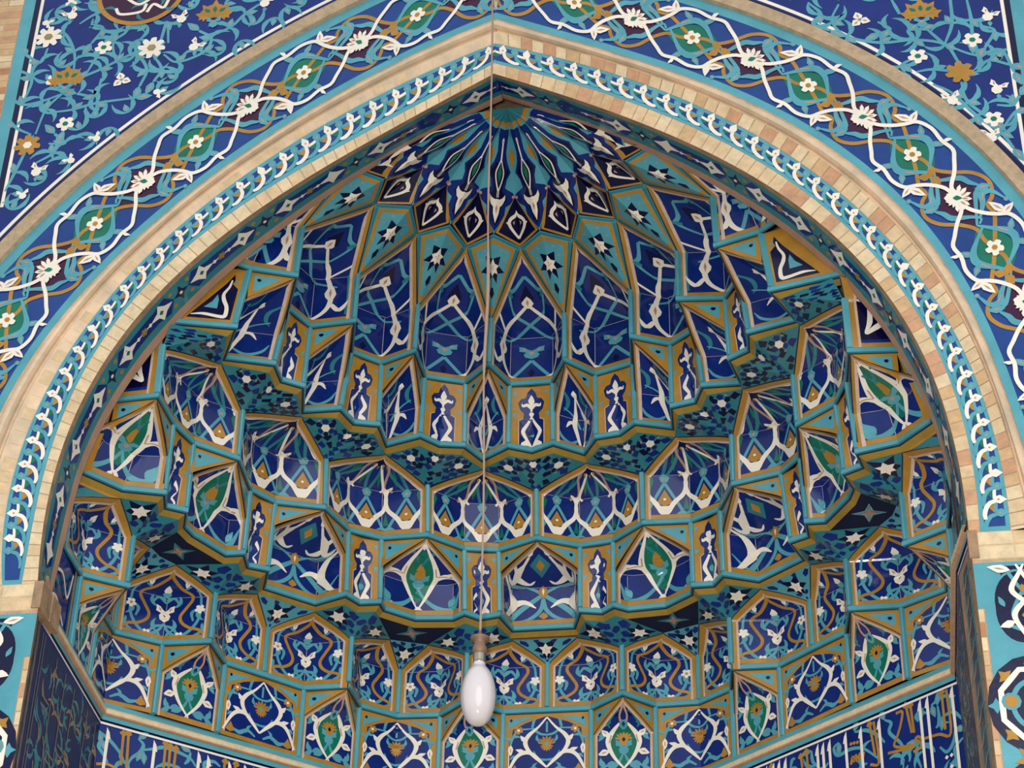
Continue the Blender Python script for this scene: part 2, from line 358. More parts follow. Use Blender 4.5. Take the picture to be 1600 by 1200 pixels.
SR = [[[2.19,10.06],[2.14,9.92],[2.22,9.78],[2.42,9.7],[2.63,9.7],[2.81,9.64],[2.88,9.48]],[[2.71,9.79],[2.81,9.64]],[[2.81,9.64],[2.87,9.81],[2.88,10.02]],[[2.98,10.01],[2.99,9.84],[2.98,9.66]],[[2.81,9.64],[2.99,9.53],[3.14,9.56],[3.2,9.37]],[[2.88,9.32],[2.9,9.16],[3.03,8.99]],[[2.71,9.32],[2.82,9.23],[2.94,9.04],[3.07,8.89],[3.13,8.76]],[[2.52,10.06],[2.56,9.93]],[[2.0,10.1],[2.07,9.99],[2.02,9.91],[2.12,9.84]],[[3.07,9.11],[3.16,9.1],[3.21,9.17]],[[2.64,9.56],[2.54,9.5],[2.55,9.44]],[[3.06,9.77],[3.12,9.72],[3.05,9.59]],[[3.06,8.88],[3.17,9.04],[3.22,9.03]],[[2.63,9.7],[2.6,9.78],[2.66,9.79]],[[2.42,9.88],[2.49,9.81],[2.43,9.78]],[[2.62,9.43],[2.72,9.44],[2.88,9.4]],[[2.98,9.39],[3.06,9.48],[3.18,9.43]]]
IR = {'w':[[[0.045,6.112],[0.023,5.577]],[[0.229,6.112],[0.207,5.64]],[[0.284,6.111],[0.252,5.655]],[[0.597,6.104],[0.564,5.761]],[[0.741,6.097],[0.7,5.808]],[[0.861,6.102],[0.833,5.853]],[[0.989,6.099],[0.974,5.902]],[[1.041,6.096],[1.03,5.921]],[[1.086,6.101],[1.08,5.938]],[[1.349,6.1],[1.348,6.029]],[[1.402,6.102],[1.402,6.048]]],'g':[[[0.117,6.102],[0.117,5.853]],[[0.082,6.099],[0.08,5.819],[0.166,5.839],[0.283,5.85],[0.325,5.844],[0.334,5.873],[0.31,5.875],[0.29,5.842],[0.306,5.806],[0.361,5.795]],[[0.386,6.117],[0.359,5.918]],[[0.351,6.104],[0.342,5.912]],[[0.463,6.082],[0.415,6.075],[0.435,5.998],[0.466,5.936],[0.496,5.883],[0.439,5.853],[0.355,5.844]],[[0.548,5.85],[0.405,5.831],[0.345,5.825]],[[0.635,6.091],[0.619,5.822],[0.686,5.824]],[[0.667,6.092],[0.644,5.872]],[[0.831,5.874],[0.814,5.921],[0.805,5.886],[0.789,5.922],[0.778,5.877],[0.758,5.922],[0.743,5.875],[0.726,5.922]],[[1.172,6.088],[1.168,5.968]],[[1.219,6.072],[1.213,5.983]],[[1.463,6.09],[1.452,6.065]]],'t':[[[0.202,6.039],[0.115,6.065],[0.024,6.036]],[[0.305,5.972],[0.319,6.009],[0.287,6.028],[0.23,5.997]],[[0.156,6.022],[0.153,5.948],[0.164,5.901],[0.184,5.887]],[[0.13,5.94],[0.048,5.941],[-0.013,5.868]],[[0.05,5.829],[0.07,5.755],[0.122,5.712],[0.169,5.759]],[[0.551,6.071],[0.505,6.034],[0.523,5.977],[0.438,5.863],[0.45,5.743]],[[0.787,6.076],[0.689,6.052],[0.608,5.986],[0.565,5.928]],[[0.916,6.052],[0.957,6.024],[0.924,5.969],[0.822,5.976],[0.725,5.942],[0.623,5.844]],[[1.309,6.016],[1.292,6.064],[1.266,6.066]],[[1.134,6.074],[1.127,5.997],[1.08,5.938]],[[0.32,5.842],[0.34,5.767],[0.314,5.676]],[[0.0,5.76],[0.064,5.712],[0.062,5.63],[0.111,5.607]]],'dots':[[[0.126,5.678]],[[0.091,5.681]],[[0.819,6.007]],[[0.794,6.004]],[[0.769,6.0]],[[0.097,5.612]]]}
IL = {'w':[[[0.059,6.094],[0.071,5.852]],[[0.372,6.095],[0.378,5.91]],[[0.673,6.104],[0.677,5.991]],[[0.74,6.096],[0.745,6.009]],[[0.887,6.096],[0.888,6.048]],[[0.995,6.095],[0.995,6.077]]],'g':[[[0.157,6.091],[0.166,5.869]],[[0.19,6.101],[0.205,5.863]],[[0.441,6.101],[0.445,5.928]],[[0.473,6.092],[0.478,5.937]],[[0.513,6.086],[0.512,5.946]],[[0.852,6.091],[0.849,6.037]],[[0.928,6.094],[0.923,6.057]],[[0.01,5.836],[0.075,5.853],[0.135,5.844]]],'t':[[[-0.003,6.055],[0.051,6.027],[0.098,5.997],[0.156,5.944],[0.188,5.893]],[[0.02,6.009],[0.01,5.955],[0.051,5.906],[0.082,5.864]],[[0.258,6.076],[0.297,6.043],[0.278,5.986],[0.233,5.939],[0.207,5.88]],[[0.293,6.007],[0.367,6.036],[0.441,6.066],[0.538,6.058],[0.619,6.036],[0.659,5.995]],[[0.302,6.001],[0.318,5.945]],[[0.614,6.079],[0.603,6.023],[0.581,5.991]],[[0.711,6.0],[0.716,6.036],[0.775,6.061],[0.822,6.039]],[[0.398,5.924],[0.463,5.959],[0.523,5.958]]],'dots':[]}
# ---------------------------------------------------------------- things
def thing(name, label, cat, parts, group=None, flip=False, part_labels=None):
    V = np.concatenate([mb.arr() for _, mb in parts]).copy()
    if flip: V[:, 0] *= -1
    og = (float(V[:, 0].mean()), float(V[:, 1].mean()), float(V[:, 2].min())+ZO)
    if len(parts) == 1:
        o = build(parts[0][1], name, None, og, flip)
    else:
        o = bpy.data.objects.new(name, None); COL.objects.link(o); o.location = og; o.empty_display_size = .05
        for pn, mb in parts:
            c = build(mb, pn, o, og, flip)
            if part_labels and pn in part_labels: c['label'] = part_labels[pn]
    root_tag(o, label, cat, group); return o
ORD = ['', 'first', 'second', 'third', 'fourth', 'fifth', 'sixth', 'seventh', 'eighth']
def both(name, label, cat, parts, group, k):
    """k = 0: on the axis of the niche; k > 0: one on each side, k-th from the centre"""
    if k == 0: thing(name, label+', on the centre line', cat, parts, group)
    else:
        for fl, sd in ((False, 'right'), (True, 'left')):
            thing(name, label+', %s %s of centre' % (ORD[k], sd), cat, parts, group, fl)
def struct(name, mb, label=None, flip=False):
    o = build(mb, name, None, (0, 0, 0), flip); o['kind'] = 'structure'
    if label: o['label'] = label
    return o
# ---------------------------------------------------------------- heights and plans (metres; x from the axis, y into the niche)
Z0, Z1, ZT8, Z2, Z3, ZT6, Z4, Z5, ZT4, ZN, ZM, ZK = 6.25, 6.727, 7.074, 7.227, 7.678, 8.031, 8.181, 8.66, 9.064, 9.346, 9.335, 9.537
LIP = .034
K_ = (2.59, 1.75)
C0, C1 = (0.0, 3.085), (1.012, 3.075)
L1 = [(.295, 3.087), (.521, 2.898), (.722, 3.087), C1, (1.235, 2.899), (1.257, 2.62), (1.553, 2.62), (1.774, 2.409), (1.986, 2.222), (2.012, 1.936), (2.32, 1.929), K_, (2.59, 1.43), (2.345, 1.2), (2.585, 1.04), (2.59, .70), (2.56, .50)]
L2 = [(.213, 2.859), (.273, 2.658), (.412, 2.688), (.496, 2.613), (.583, 2.673), (.836, 2.649), (1.023, 2.495), (1.033, 2.409), (1.168, 2.405), (1.236, 2.288), (1.457, 2.38), (1.754, 2.13), (1.68, 1.92), (1.796, 1.857), (1.783, 1.705), (1.9, 1.703), (2.05, 1.441), (2.077, 1.332), (2.022, 1.171), (2.136, 1.103), (2.102, .958), (2.343, .884), (2.527, .672), (2.56, .50)]
L3 = [(0, 2.455), (.275, 2.581), (.503, 2.538), (.722, 2.338), (1.034, 2.345), (1.234, 2.218), (1.336, 1.929), (1.643, 1.829), (1.77, 1.658), (1.764, 1.297), (2.002, 1.095), (2.072, .865), (2.09, .569), (2.363, .586), (2.5, .50)]
L4 = [(0, 2.154), (.15, 2.081), (.347, 2.217), (.444, 2.041), (.606, 2.013), (.715, 1.897), (.961, 1.977), (.97, 1.737), (1.128, 1.693), (1.182, 1.527), (1.436, 1.526), (1.371, 1.251), (1.498, 1.168), (1.501, .992), (1.806, .891), (1.658, .584), (2.14, .46)]
L5 = [(.147, 2.048), (.257, 1.812), (.442, 1.993), (.707, 1.891), (.725, 1.602), (.97, 1.711), (1.147, 1.557), (1.064, 1.232), (1.36, 1.253), (1.464, 1.036), (1.337, .715), (1.612, .612), (1.80, .44)]
B6 = [(0, 2.397), (.723, 2.265), (1.34, 1.882), (1.757, 1.264), (2.083, .529)]
B8 = [(0, 3.083), (.521, 2.898), C1, (1.25, 2.6), (1.774, 2.409), (2.01, 1.937), K_, (2.345, 1.196), (2.59, .70)]
A8 = [(.214, 2.92), (.794, 2.919), (1.035, 2.823), (1.462, 2.401), (1.785, 2.133), (2.221, 1.713), (2.325, 1.491), (2.353, .911)]
A6 = [(.348, 2.262), (.964, 2.015), (1.43, 1.52), (1.81, .888), (2.06, .42)]
B4 = [(.252, 1.82), (.722, 1.617), (1.062, 1.241), (1.323, .709)]
N4 = [(0, 1.405), (.357, 1.357), (.664, 1.188), (.884, .853), (.975, .47)]
M4 = [(.155, 1.235), (.429, 1.105), (.649, .888), (.778, .603)]
KT = [(0, 1.109), (.231, 1.028), (.428, .93), (.556, .744), (.62, .53)]
APX = (.03, .50, 9.775)
# ---------------------------------------------------------------- cornices (turquoise edge with ochre lip) and vertical turquoise bars
def offs(chain, d):
    """offset plan polyline toward the open front by d"""
    P = np.array(chain, float); t = np.diff(P, axis=0); t /= np.linalg.norm(t, axis=1)[:, None]; n = np.stack([-t[:, 1], t[:, 0]], 1)
    n = -n
    c = np.array([0, 0.3]); 
    out = []
    for i in range(len(P)):
        a = n[max(i-1, 0)]; b = n[min(i, len(n)-1)]; m = a+b; l = m@m
        m = m/l*2 if l > .25 else m/(np.sqrt(l)+1e-6)*1.6
        q = m*d
        out.append(P[i]+q)
    return np.array(out)
def sweep(mb, chain, prof, mats):
    """prof: list of (out, z); mats per segment; chain runs from right-centre outwards"""
    rows = [np.column_stack([offs(chain, o), np.full(len(chain), z)]) for o, z in prof]; n = len(chain)
    for r, (a, b) in enumerate(zip(rows[:-1], rows[1:])):
        mb.add(np.vstack([a, b]), [(i, i+1, n+i+1, n+i) for i in range(n-1)], mats[r])
def cornice(chain_half, z, name, label, lip=True, sign=1, axis=True):
    ch = list(chain_half); full = mir(ch if ch[0][0] > 1e-6 else ch[1:])+ch
    mb = MB(); G = OLV if lip else GLD
    prof = [(.0, z+.038), (.014, z+.037), (.017, z+.031), (.017, z+.003), (.008, z-.003), (0.0, z-.005)]
    mats = [TUR, TUR, TUR, TEAL, GRT]
    if lip: prof += [(-.003, z-.008), (-.034, z-LIP)]; mats += [GRT, OLV]
    # the chain runs left to right, so 'out' toward the viewer is on its right-hand side
    sweep(mb, full, [(-o*1.0*(-1), zz) for o, zz in prof], mats)
    return struct(name, mb, label)
n_tr = [0]
def trim():
    n_tr[0] += 1; return 'trim_%d' % n_tr[0]
cornice(L1, Z1, trim(), 'zigzag turquoise cornice above the lowest row of panels', lip=False)
cornice(L2, Z2, trim(), 'turquoise cornice with ochre lip above the star mosaic', lip=True)
cornice(L3, Z3, trim(), 'zigzag turquoise cornice under the rosette niches', lip=False)
cornice(L4, Z4, trim(), 'turquoise cornice with ochre lip under the flame panels', lip=True)
cornice(L5, Z5, trim(), 'zigzag turquoise cornice at the foot of the tall lattice niches', lip=False)
bars = {}
def bar(p, za, zb, q=None, w=.016, key='a'):
    """vertical bar from plan p at za to plan q at zb, both sides of the axis"""
    q = q or p; mb = bars.setdefault(key, MB())
    for sg in ((1, -1) if p[0] > 1e-6 else (1,)):
        a = np.array([p[0]*sg, p[1], za]); b = np.array([q[0]*sg, q[1], zb]); c = np.array([0, .3, 0]); d = c-a; d[2] = 0; d /= np.linalg.norm(d)
        s = np.array([-d[1], d[0], 0])
        v = []
        for e in (a, b):
            for x, y in ((-w, -.02), (-w, .012), (-w*.55, .018), (w*.55, .018), (w, .012), (w, -.02)): v.append(e+s*x+d*y)
        mb.add(v, [(i, i+1, 7+i, 6+i) for i in range(5)]+[(0, 5, 4, 3, 2, 1), (6, 7, 8, 9, 10, 11)], TUR)
V9 = [(.295, 3.087), (.722, 3.087), (1.235, 2.899), (1.553, 2.62), (1.986, 2.222), (2.32, 1.929), (2.59, 1.43), (2.585, 1.04)]
for v in V9: bar(v, Z0, Z1, key='lowest')
for i, b in enumerate(B8): bar(b, Z1+.04, ZT8+.03, key='ogee')
V7 = [((.27, 2.655), L3[1]), ((.498, 2.611), L3[2]), ((1.033, 2.409), L3[4]), ((1.236, 2.288), L3[5]), ((1.68, 1.92), L3[7]), ((1.783, 1.705), L3[8]), ((2.022, 1.171), L3[10]), ((2.1, .958), L3[11])]
for a, b in V7: bar(a, Z2+.04, Z3, b, key='bud')
for b, l in zip(B6, (L3[0], L3[3], L3[6], L3[9], L3[12])): bar(l, Z3+.04, ZT6+.02, b, key='rosette')
V5 = [((.15, 2.081), L5[0]), ((.444, 2.041), L5[2]), ((.715, 1.897), L5[3]), ((.97, 1.737), L5[5]), ((1.182, 1.527), L5[6]), ((1.371, 1.251), L5[8]), ((1.501, .992), L5[9]), ((1.658, .584), L5[11])]
for a, b in V5: bar(a, Z4+.04, Z5, b, key='flame')
for b, l in zip(B4, (L5[1], L5[4], L5[7], L5[10])): bar(l, Z5+.04, ZT4+.01, b, key='lattice')
bar((2.034, .50), Z4+.02, Z4+.0, (2.034, .50), key='flame') if False else None
for k, mb in bars.items(): struct(trim(), mb, 'upright turquoise bars between the %s panels' % k)
# ---------------------------------------------------------------- ornament of each kind of niche
def frame(a, P0, gold=GLD, w=.036, foot=.05, edge=PNK):
    if a.spd: w *= .55
    a.fmb = MB(); P = Panel(a, a.W, a.H, a.fmb)
    a.border(P, .0, .006, GRT, 1); a.border(P, .006, w, gold, 1); a.border(P, w, w+.014, edge, 2)
    a.foot(P, .036, .036+foot*.7, gold, 1)
    e = a.inset(w+.012); o = np.argsort(e[:, 1]); ez, ex = e[o, 1], e[o, 0]; zl = (.036+a.fo+foot*.7)/a.H; zh = float(ez[-1])
    def cl(x, z):
        z = np.clip(z, zl, zh); lim = np.interp(z, ez, ex); return np.clip(x, -lim, lim), z
    P0.cl = cl
def seams(a, P, w=.003):
    P.st([(-.99, a.zs), (.99, a.zs)], w, PNK, 1, smooth=False)
    for u in a.us[1:-1]: P.st([(2*u-1, 0.04), (2*u-1, a.zs)], w, PNK, 1, smooth=False)
def orn_ogee(a, P):
    frame(a, P); seams(a, P)
    g = .020
    P.st([(0, .93), (.03, .86), (.12, .80), (.3, .70), (.5, .62), (.55, .54), (.44, .44), (.33, .34), (.38, .26), (.55, .2), (.75, .17), (.92, .07)], g, GLD, 3, sym=True)
    P.hexa(0, .9, .018, GLD, 4)
    for x, z, an in ((.28, .86, -.9), (.62, .66, -.2), (.2, .45, -1.2), (.7, .42, 2.6), (.8, .25, 2.9), (.16, .16, -1.0), (.55, .1, -1.9), (.12, .16, 2.5)):
        P.curl(x, z, an, .088, 1.6, .020, TUR, 2, sym=True)
    for pts in ([(0, .02), (.12, .1), (.26, .12), (.42, .12), (.6, .2), (.72, .33), (.72, .55), (.62, .7)], [(0, .26), (.1, .17), (.28, .1), (.5, .06)], [(.3, .12), (.2, .2), (0, .24)], [(.72, .44), (.85, .38), (.9, .26)], [(.72, .44), (.56, .38), (.6, .28)], [(0, .5), (.16, .56), (.26, .5)], [(.62, .7), (.5, .76), (.36, .8)]):
        P.st(pts, (.012, .022, .012), TUR, 2, sym=True)
    P.leaf(0, .56, 0, .085, .06, TUR, 3); P.leaf(.0, .53, 1.1, .06, .03, TUR, 3, sym=True)
    P.tulip(0, .37, .060, WHT, 4, core=NAV, vein=TAN)
    P.leaf(0, .62, 0, .085, .052, WHT, 4, vein=TAN)
    P.leaf(.36, .72, -.25, .08, .044, WHT, 4, sym=True, vein=TAN); P.leaf(.34, .70, -1.1, .05, .022, TUR, 3, sym=True)
    P.flower(.72, .42, .033, WHT, TAN, 4, 5, sym=True); P.flower(.34, .11, .029, WHT, TAN, 4, 5, sym=True)
def orn_rosette(a, P):
    frame(a, P, w=.03); seams(a, P)
    z1 = a.zs
    for s in (-.66, 0, .66):
        for d in (-.30, .30):
            P.st([(s*.12, .93), (s*.45+d*.30, .80), (s*.8+d*.85, z1+.06), (s+d*.75, .50)], (.010, .016, .014), TAN if d*s < 0 else WHT, 3)
            P.st([(s*.12, .93), (s*.5-d*.25, .76), (s-d*.1, z1), (s, .46)], (.010, .018, .016), TEAL, 2)
    for s in (-.66, 0, .66):
        k = [(s-.24, .56), (s-.33, .46), (s-.3, .32), (s-.13, .21), (s, .05), (s+.13, .21), (s+.3, .32), (s+.33, .46), (s+.24, .56)]
        k = [(min(.93, max(-.93, x)), z) for x, z in k]
        P.st(k[:5], (.006, .020, .026, .03, .02), WHT, 3, n=4); P.st(k[4:], (.02, .03, .026, .020, .006), WHT, 3, n=4)
        P.fl([(s-.16, .22), (s-.05, .19), (s+.05, .19), (s+.16, .22), (s+.03, .12), (s, .02), (s-.03, .12)], WHT, 3)
        P.fl(P.loc(s, .47, [(0, .05), (-.03, .012), (-.018, -.024), (.018, -.024), (.03, .012)]), TUR, 4); P.hexa(s, .47, .011, TAN, 5)
        P.st([(s, .43), (s-.18, .24), (s-.32, .08)], .018, TUR, 2); P.st([(s, .43), (s+.18, .24), (s+.32, .08)], .018, TUR, 2)
        P.fl([(s-.13, .22), (s, .36), (s+.13, .22), (s, .19)], GLD, 3); P.hexa(s, .26, .009, WHT, 4)
    for s in (-.33, .33):
        P.tulip(s, .54, .030, WHT, 4); P.st([(s, .5), (s, .38)], .02, WHT, 3)
        P.fl([(s-.16, .07), (s-.06, .15), (s, .12), (s+.06, .15), (s+.16, .07)], TUR, 3); P.fl([(s-.05, .15), (s, .28), (s+.05, .15)], GRN, 2)
    for s in (-.98, .98): P.fl([(s*.93, .3), (s*.84, .45), (s*.93, .6)], GRN, 2); P.tulip(s*.9, .54, .026, WHT, 4)
    for s in (-.5, -.17, .17, .5): P.fl([(s*.5, .82), (s*.75-.03, .70), (s*.95, z1+.05), (s*.75+.05, .72)], GRN, 2)
    P.fl([(-.02, 1), (-.12, .93), (-.13, .86), (-.05, .88), (0, .84), (.05, .88), (.13, .86), (.12, .93), (.02, 1)], NAV, 4)
    for i in range(-2, 3): P.fl([(i*.06-.025, .88), (i*.09, .80), (i*.06+.025, .88)], GLD, 3)
def orn_almond(a, P):       # green almond, lower row niche
    frame(a, P, w=.03); seams(a, P)
    P.fl([(0, .66), (.18, .62), (.38, .52), (.42, .40), (.28, .25), (0, .11), (-.28, .25), (-.42, .40), (-.38, .52), (-.18, .62)], GRN, 1, smooth=True)
    P.st([(.12, .68), (.30, .60), (.46, .50), (.50, .40), (.32, .24), (0, .09)], (.014, .026, .038, .032, .022, .012), WHT, 4, sym=True)
    P.st([(.40, .52), (.47, .42)], .008, TAN, 6, sym=True)
    P.leaf(.48, .50, -.7, .075, .045, WHT, 4, sym=True, vein=TAN); P.leaf(.46, .32, -1.9, .08, .050, WHT, 4, sym=True, vein=TAN)
    P.st([(0, .95), (.05, .86), (.12, .78), (.10, .70)], (.02, .014, .012, .014), TAN, 4, sym=True); P.hexa(.24, .80, .024, NAV, 3); P.hexa(-.24, .80, .024, NAV, 3)
    P.st([(.14, .84), (.34, .78), (.50, .68), (.44, .62)], (.008, .018, .022, .006), TEAL, 3, sym=True)
    P.leaf(0, .10, math.pi, .055, .034, WHT, 5, vein=TAN)
    P.lotus(0, .46, .062, GLD, 5, core=NAV); P.tulip(0, .36, .055, TUR, 4)
    P.st([(0, .60), (.10, .66), (.02, .72)], .016, TUR, 4, sym=True); P.st([(0, .30), (.12, .2), (.30, .12), (.5, .12)], (.01, .018, .03, .04), TUR, 3, sym=True)
    for x, z, an in ((.55, .12, .6), (.55, .12, -1.4), (.62, .14, -3.0), (.72, .62, .2), (.72, .58, 2.6), (.78, .26, .4)):
        P.curl(x, z, an, .075, 1.4, .026, TUR, 2, sym=True)
def orn_bud(a, P):          # white almond with green heart
    frame(a, P, w=.032); seams(a, P)
    P.fl([(0, .84), (.14, .74), (.27, .62), (.30, .46), (.18, .32), (0, .20), (-.18, .32), (-.30, .46), (-.27, .62), (-.14, .74)], GRN, 1, smooth=True)
    P.st([(.02, .90), (.12, .80), (.26, .66), (.35, .52), (.32, .42), (.18, .27), (.03, .14)], (.010, .016, .024, .036, .030, .020, .010), WHT, 4, sym=True)
    P.st([(.34, .46), (.50, .50), (.68, .49), (.84, .42), (.93, .30)], (.028, .036, .032, .022, .004), WHT, 4, sym=True); P.st([(.36, .5), (.54, .5), (.70, .475)], .007, TAN, 6, sym=True); P.st([(.31, .60), (.35, .50)], .007, TAN, 6, sym=True)
    P.leaf(0, .84, 0, .075, .045, WHT, 5, vein=TAN); P.leaf(0, .155, math.pi, .085, .052, WHT, 5, vein=TAN)
    P.fl([(0, .68), (.10, .58), (.13, .50), (0, .46), (-.13, .50), (-.10, .58)], GLD, 2); P.tulip(0, .43, .058, TUR, 4, core=TAN)
    P.st([(0, .36), (.10, .26), (.30, .16), (.55, .10), (.74, .13), (.90, .30)], (.012, .018, .026, .046, .040, .004), TUR, 3, sym=True); P.leaf(.62, .14, -.5, .09, .045, TUR, 3, sym=True); P.hexa(.6, .13, .010, TAN, 5)
    P.st([(0, .62), (.10, .72), (.26, .80), (.50, .76), (.66, .68), (.80, .56)], (.010, .02, .026, .036, .03, .004), TEAL, 3, sym=True); P.leaf(.44, .78, -.3, .08, .04, TEAL, 3, sym=True)
def orn_palmette(a, P):     # two grey-white palmettes in the hood, white saltire below
    frame(a, P, w=.034); seams(a, P)
    for z0, k in ((.56, 1),):
        P.fl([(0, .84), (.17, .7), (0, .54), (-.17, .7)], TEAL, 2); P.fl([(0, .77), (.07, .69), (0, .62), (-.07, .69)], GLD, 3)
        P.leaf(.16, .8, -.1, .075, .044, WHT, 4, sym=True, vein=TAN)
        P.st([(.17, .8), (.27, .7), (.42, .58), (.5, .48), (.62, .46), (.72, .5)], (.014, .016, .05, .03, .03, .006), WHT, 3, sym=True)
        P.st([(.42, .58), (.6, .62), (.8, .56), (.86, .48)], (.045, .032, .02, .006), WHT, 3, sym=True)
        P.st([(.42, .55), (.3, .48), (.2, .46), (.12, .5)], (.04, .03, .02, .006), WHT, 3, sym=True)
    P.st([(.62, .06), (.4, .18), (.1, .3), (-.2, .4), (-.7, .5)], (.028, .03, .018, .014), TUR, 2, sym=True)
    P.st([(.84, .04), (.62, .16), (.5, .25), (.6, .37), (.84, .48)], (.02, .034, .05, .034, .02), WHT, 3, sym=True)
    P.st([(.5, .25), (.3, .27), (.12, .21)], (.05, .03, .006), WHT, 3, sym=True)
    P.st([(0, .3), (.06, .18), (.3, .09), (.6, .1), (.86, .22)], (.014, .02, .022, .02, .006), TUR, 2, sym=True)
    P.leaf(0, .3, 0, .1, .045, GLD, 4, vein=WHT); P.leaf(0, .1, 0, .05, .04, GLD, 4)
    P.st([(.3, .42), (.5, .44), (.7, .4)], (.01, .03, .006), TUR, 2, sym=True)
def orn_sprig(a, P):        # narrow hood with a white sprig
    frame(a, P, w=.024, foot=.035); seams(a, P)
    P.leaf(0, .60, 0, .07, .036, WHT, 4, vein=TAN); P.st([(.0, .62), (.1, .5), (.16, .42), (.26, .30), (.16, .18), (.02, .03)], (.008, .012, .018, .026, .018, .008), WHT, 3, sym=True)
    P.st([(.22, .30), (.42, .30), (.56, .24)], (.03, .022, .004), WHT, 3, sym=True)
    P.st([(.45, .80), (.40, .68), (.3, .58), (.42, .48), (.6, .42)], (.010, .014, .022, .016, .004), TEAL, 2, sym=True)
    P.hexa(.38, .76, .015, TUR, 3); P.hexa(-.38, .76, .015, TUR, 3)
    P.st([(.1, .14), (.4, .08), (.70, .12), (.84, .2)], (.008, .024, .018, .004), TUR, 2, sym=True); P.st([(.05, .26), (.3, .40), (.55, .46)], .012, TUR, 2, sym=True)
def orn_lattice(a, P):      # tall crossing strapwork
    frame(a, P, w=.022, foot=.05, edge=PNK); seams(a, P)
    P.st([(0, .60), (.16, .54), (.38, .46), (.54, .37), (.60, .27), (.60, .18), (.50, .11), (.26, .05), (0, .0)], (.016, .018, .020, .020, .026, .024, .022, .02, .02), WHT, 4, sym=True)
    P.leaf(0, .575, 0, .095, .052, WHT, 6, vein=TAN); P.leaf(.60, .19, 0, .15, .056, WHT, 5, sym=True, vein=TAN)
    P.st([(.52, .38), (.66, .44), (.80, .51), (.90, .60), (.86, .74)], (.018, .02, .02, .02, .012), WHT, 4, sym=True); P.leaf(.84, .58, .15, .09, .06, WHT, 5, sym=True)
    P.st([(.62, .17), (.76, .12), (.92, .20)], (.02, .03, .004), WHT, 4, sym=True)
    P.st([(0, .80), (.22, .70), (.38, .64), (.26, .54), (0, .455), (-.3, .36), (-.7, .30)], (.016, .018, .022, .018, .018, .016, .012), TUR, 3, sym=True)
    P.hexa(.36, .645, .022, TEAL, 5); P.hexa(-.36, .645, .022, TEAL, 5); P.st([(.36, .64), (.55, .72), (.6, .84)], (.016, .014, .008), TEAL, 2, sym=True)
    P.st([(.46, .01), (.22, .10), (0, .19)], .018, TUR, 3, sym=True)
    P.tulip(0, .25, .055, TUR, 5, core=TAN, vein=TAN); P.fl([(0, .13), (.06, .10), (0, .06), (-.06, .10)], NAV, 3)
    P.st([(.86, .08), (.90, .28), (.84, .44), (.66, .56)], (.012, .026, .02, .010), TEAL, 2, sym=True); P.fl([(0, .74), (.12, .64), (0, .58), (-.12, .64)], NAV, 2)
def orn_flame(P, zh=1.0):   # ochre panel with a cusped cobalt cartouche
    b = .10
    q = [(.62, .05), (.62, .46), (.40, .50), (.36, .58), (.56, .64), (.64, .74), (.5, .80), (.28, .82), (.2, .9), (0, .97)]
    full = q+[(-x, z) for x, z in reversed(q[:-1])]
    P.fl(full, NAV, 2); c = np.array(full)
    P.fl([(x*.93, .5+(z-.5)*.985) for x, z in full], COB, 3)
    P.st(full[:3], .006, PNK, 4, smooth=False); P.st([(-x, z) for x, z in full[:3]], .006, PNK, 4, smooth=False)
    P.st([(0, .06), (.16, .14), (.40, .27), (.38, .33), (.2, .42), (.02, .52)], (.010, .018, .026, .024, .018, .012), WHT, 4, sym=True); P.fl([(0, .16), (.16, .27), (0, .40), (-.16, .27)], GRN if P.W < .25 else COB, 4)
    P.fl([(.22, .19), (.50, .12), (.54, .06), (.34, .09), (.12, .09)], WHT, 4, sym=True)
    P.leaf(0, .2, 0, .07, .04, TUR, 4)
    P.st([(0, .5), (0, .7)], .016, WHT, 5, smooth=False); P.hexa(0, .57, .019, WHT, 6); P.leaf(0, .69, 0, .085, .046, WHT, 6, vein=TAN)
    P.st([(.0, .66), (.20, .71), (.42, .69), (.46, .73)], (.022, .024, .016, .004), WHT, 5, sym=True)
    for x, z in ((.78, .88), (.8, .54)): P.fl(P.loc(x, z, [(-.016, .012), (.014, .016), (.008, -.02)]), TUR, 3, sym=True)
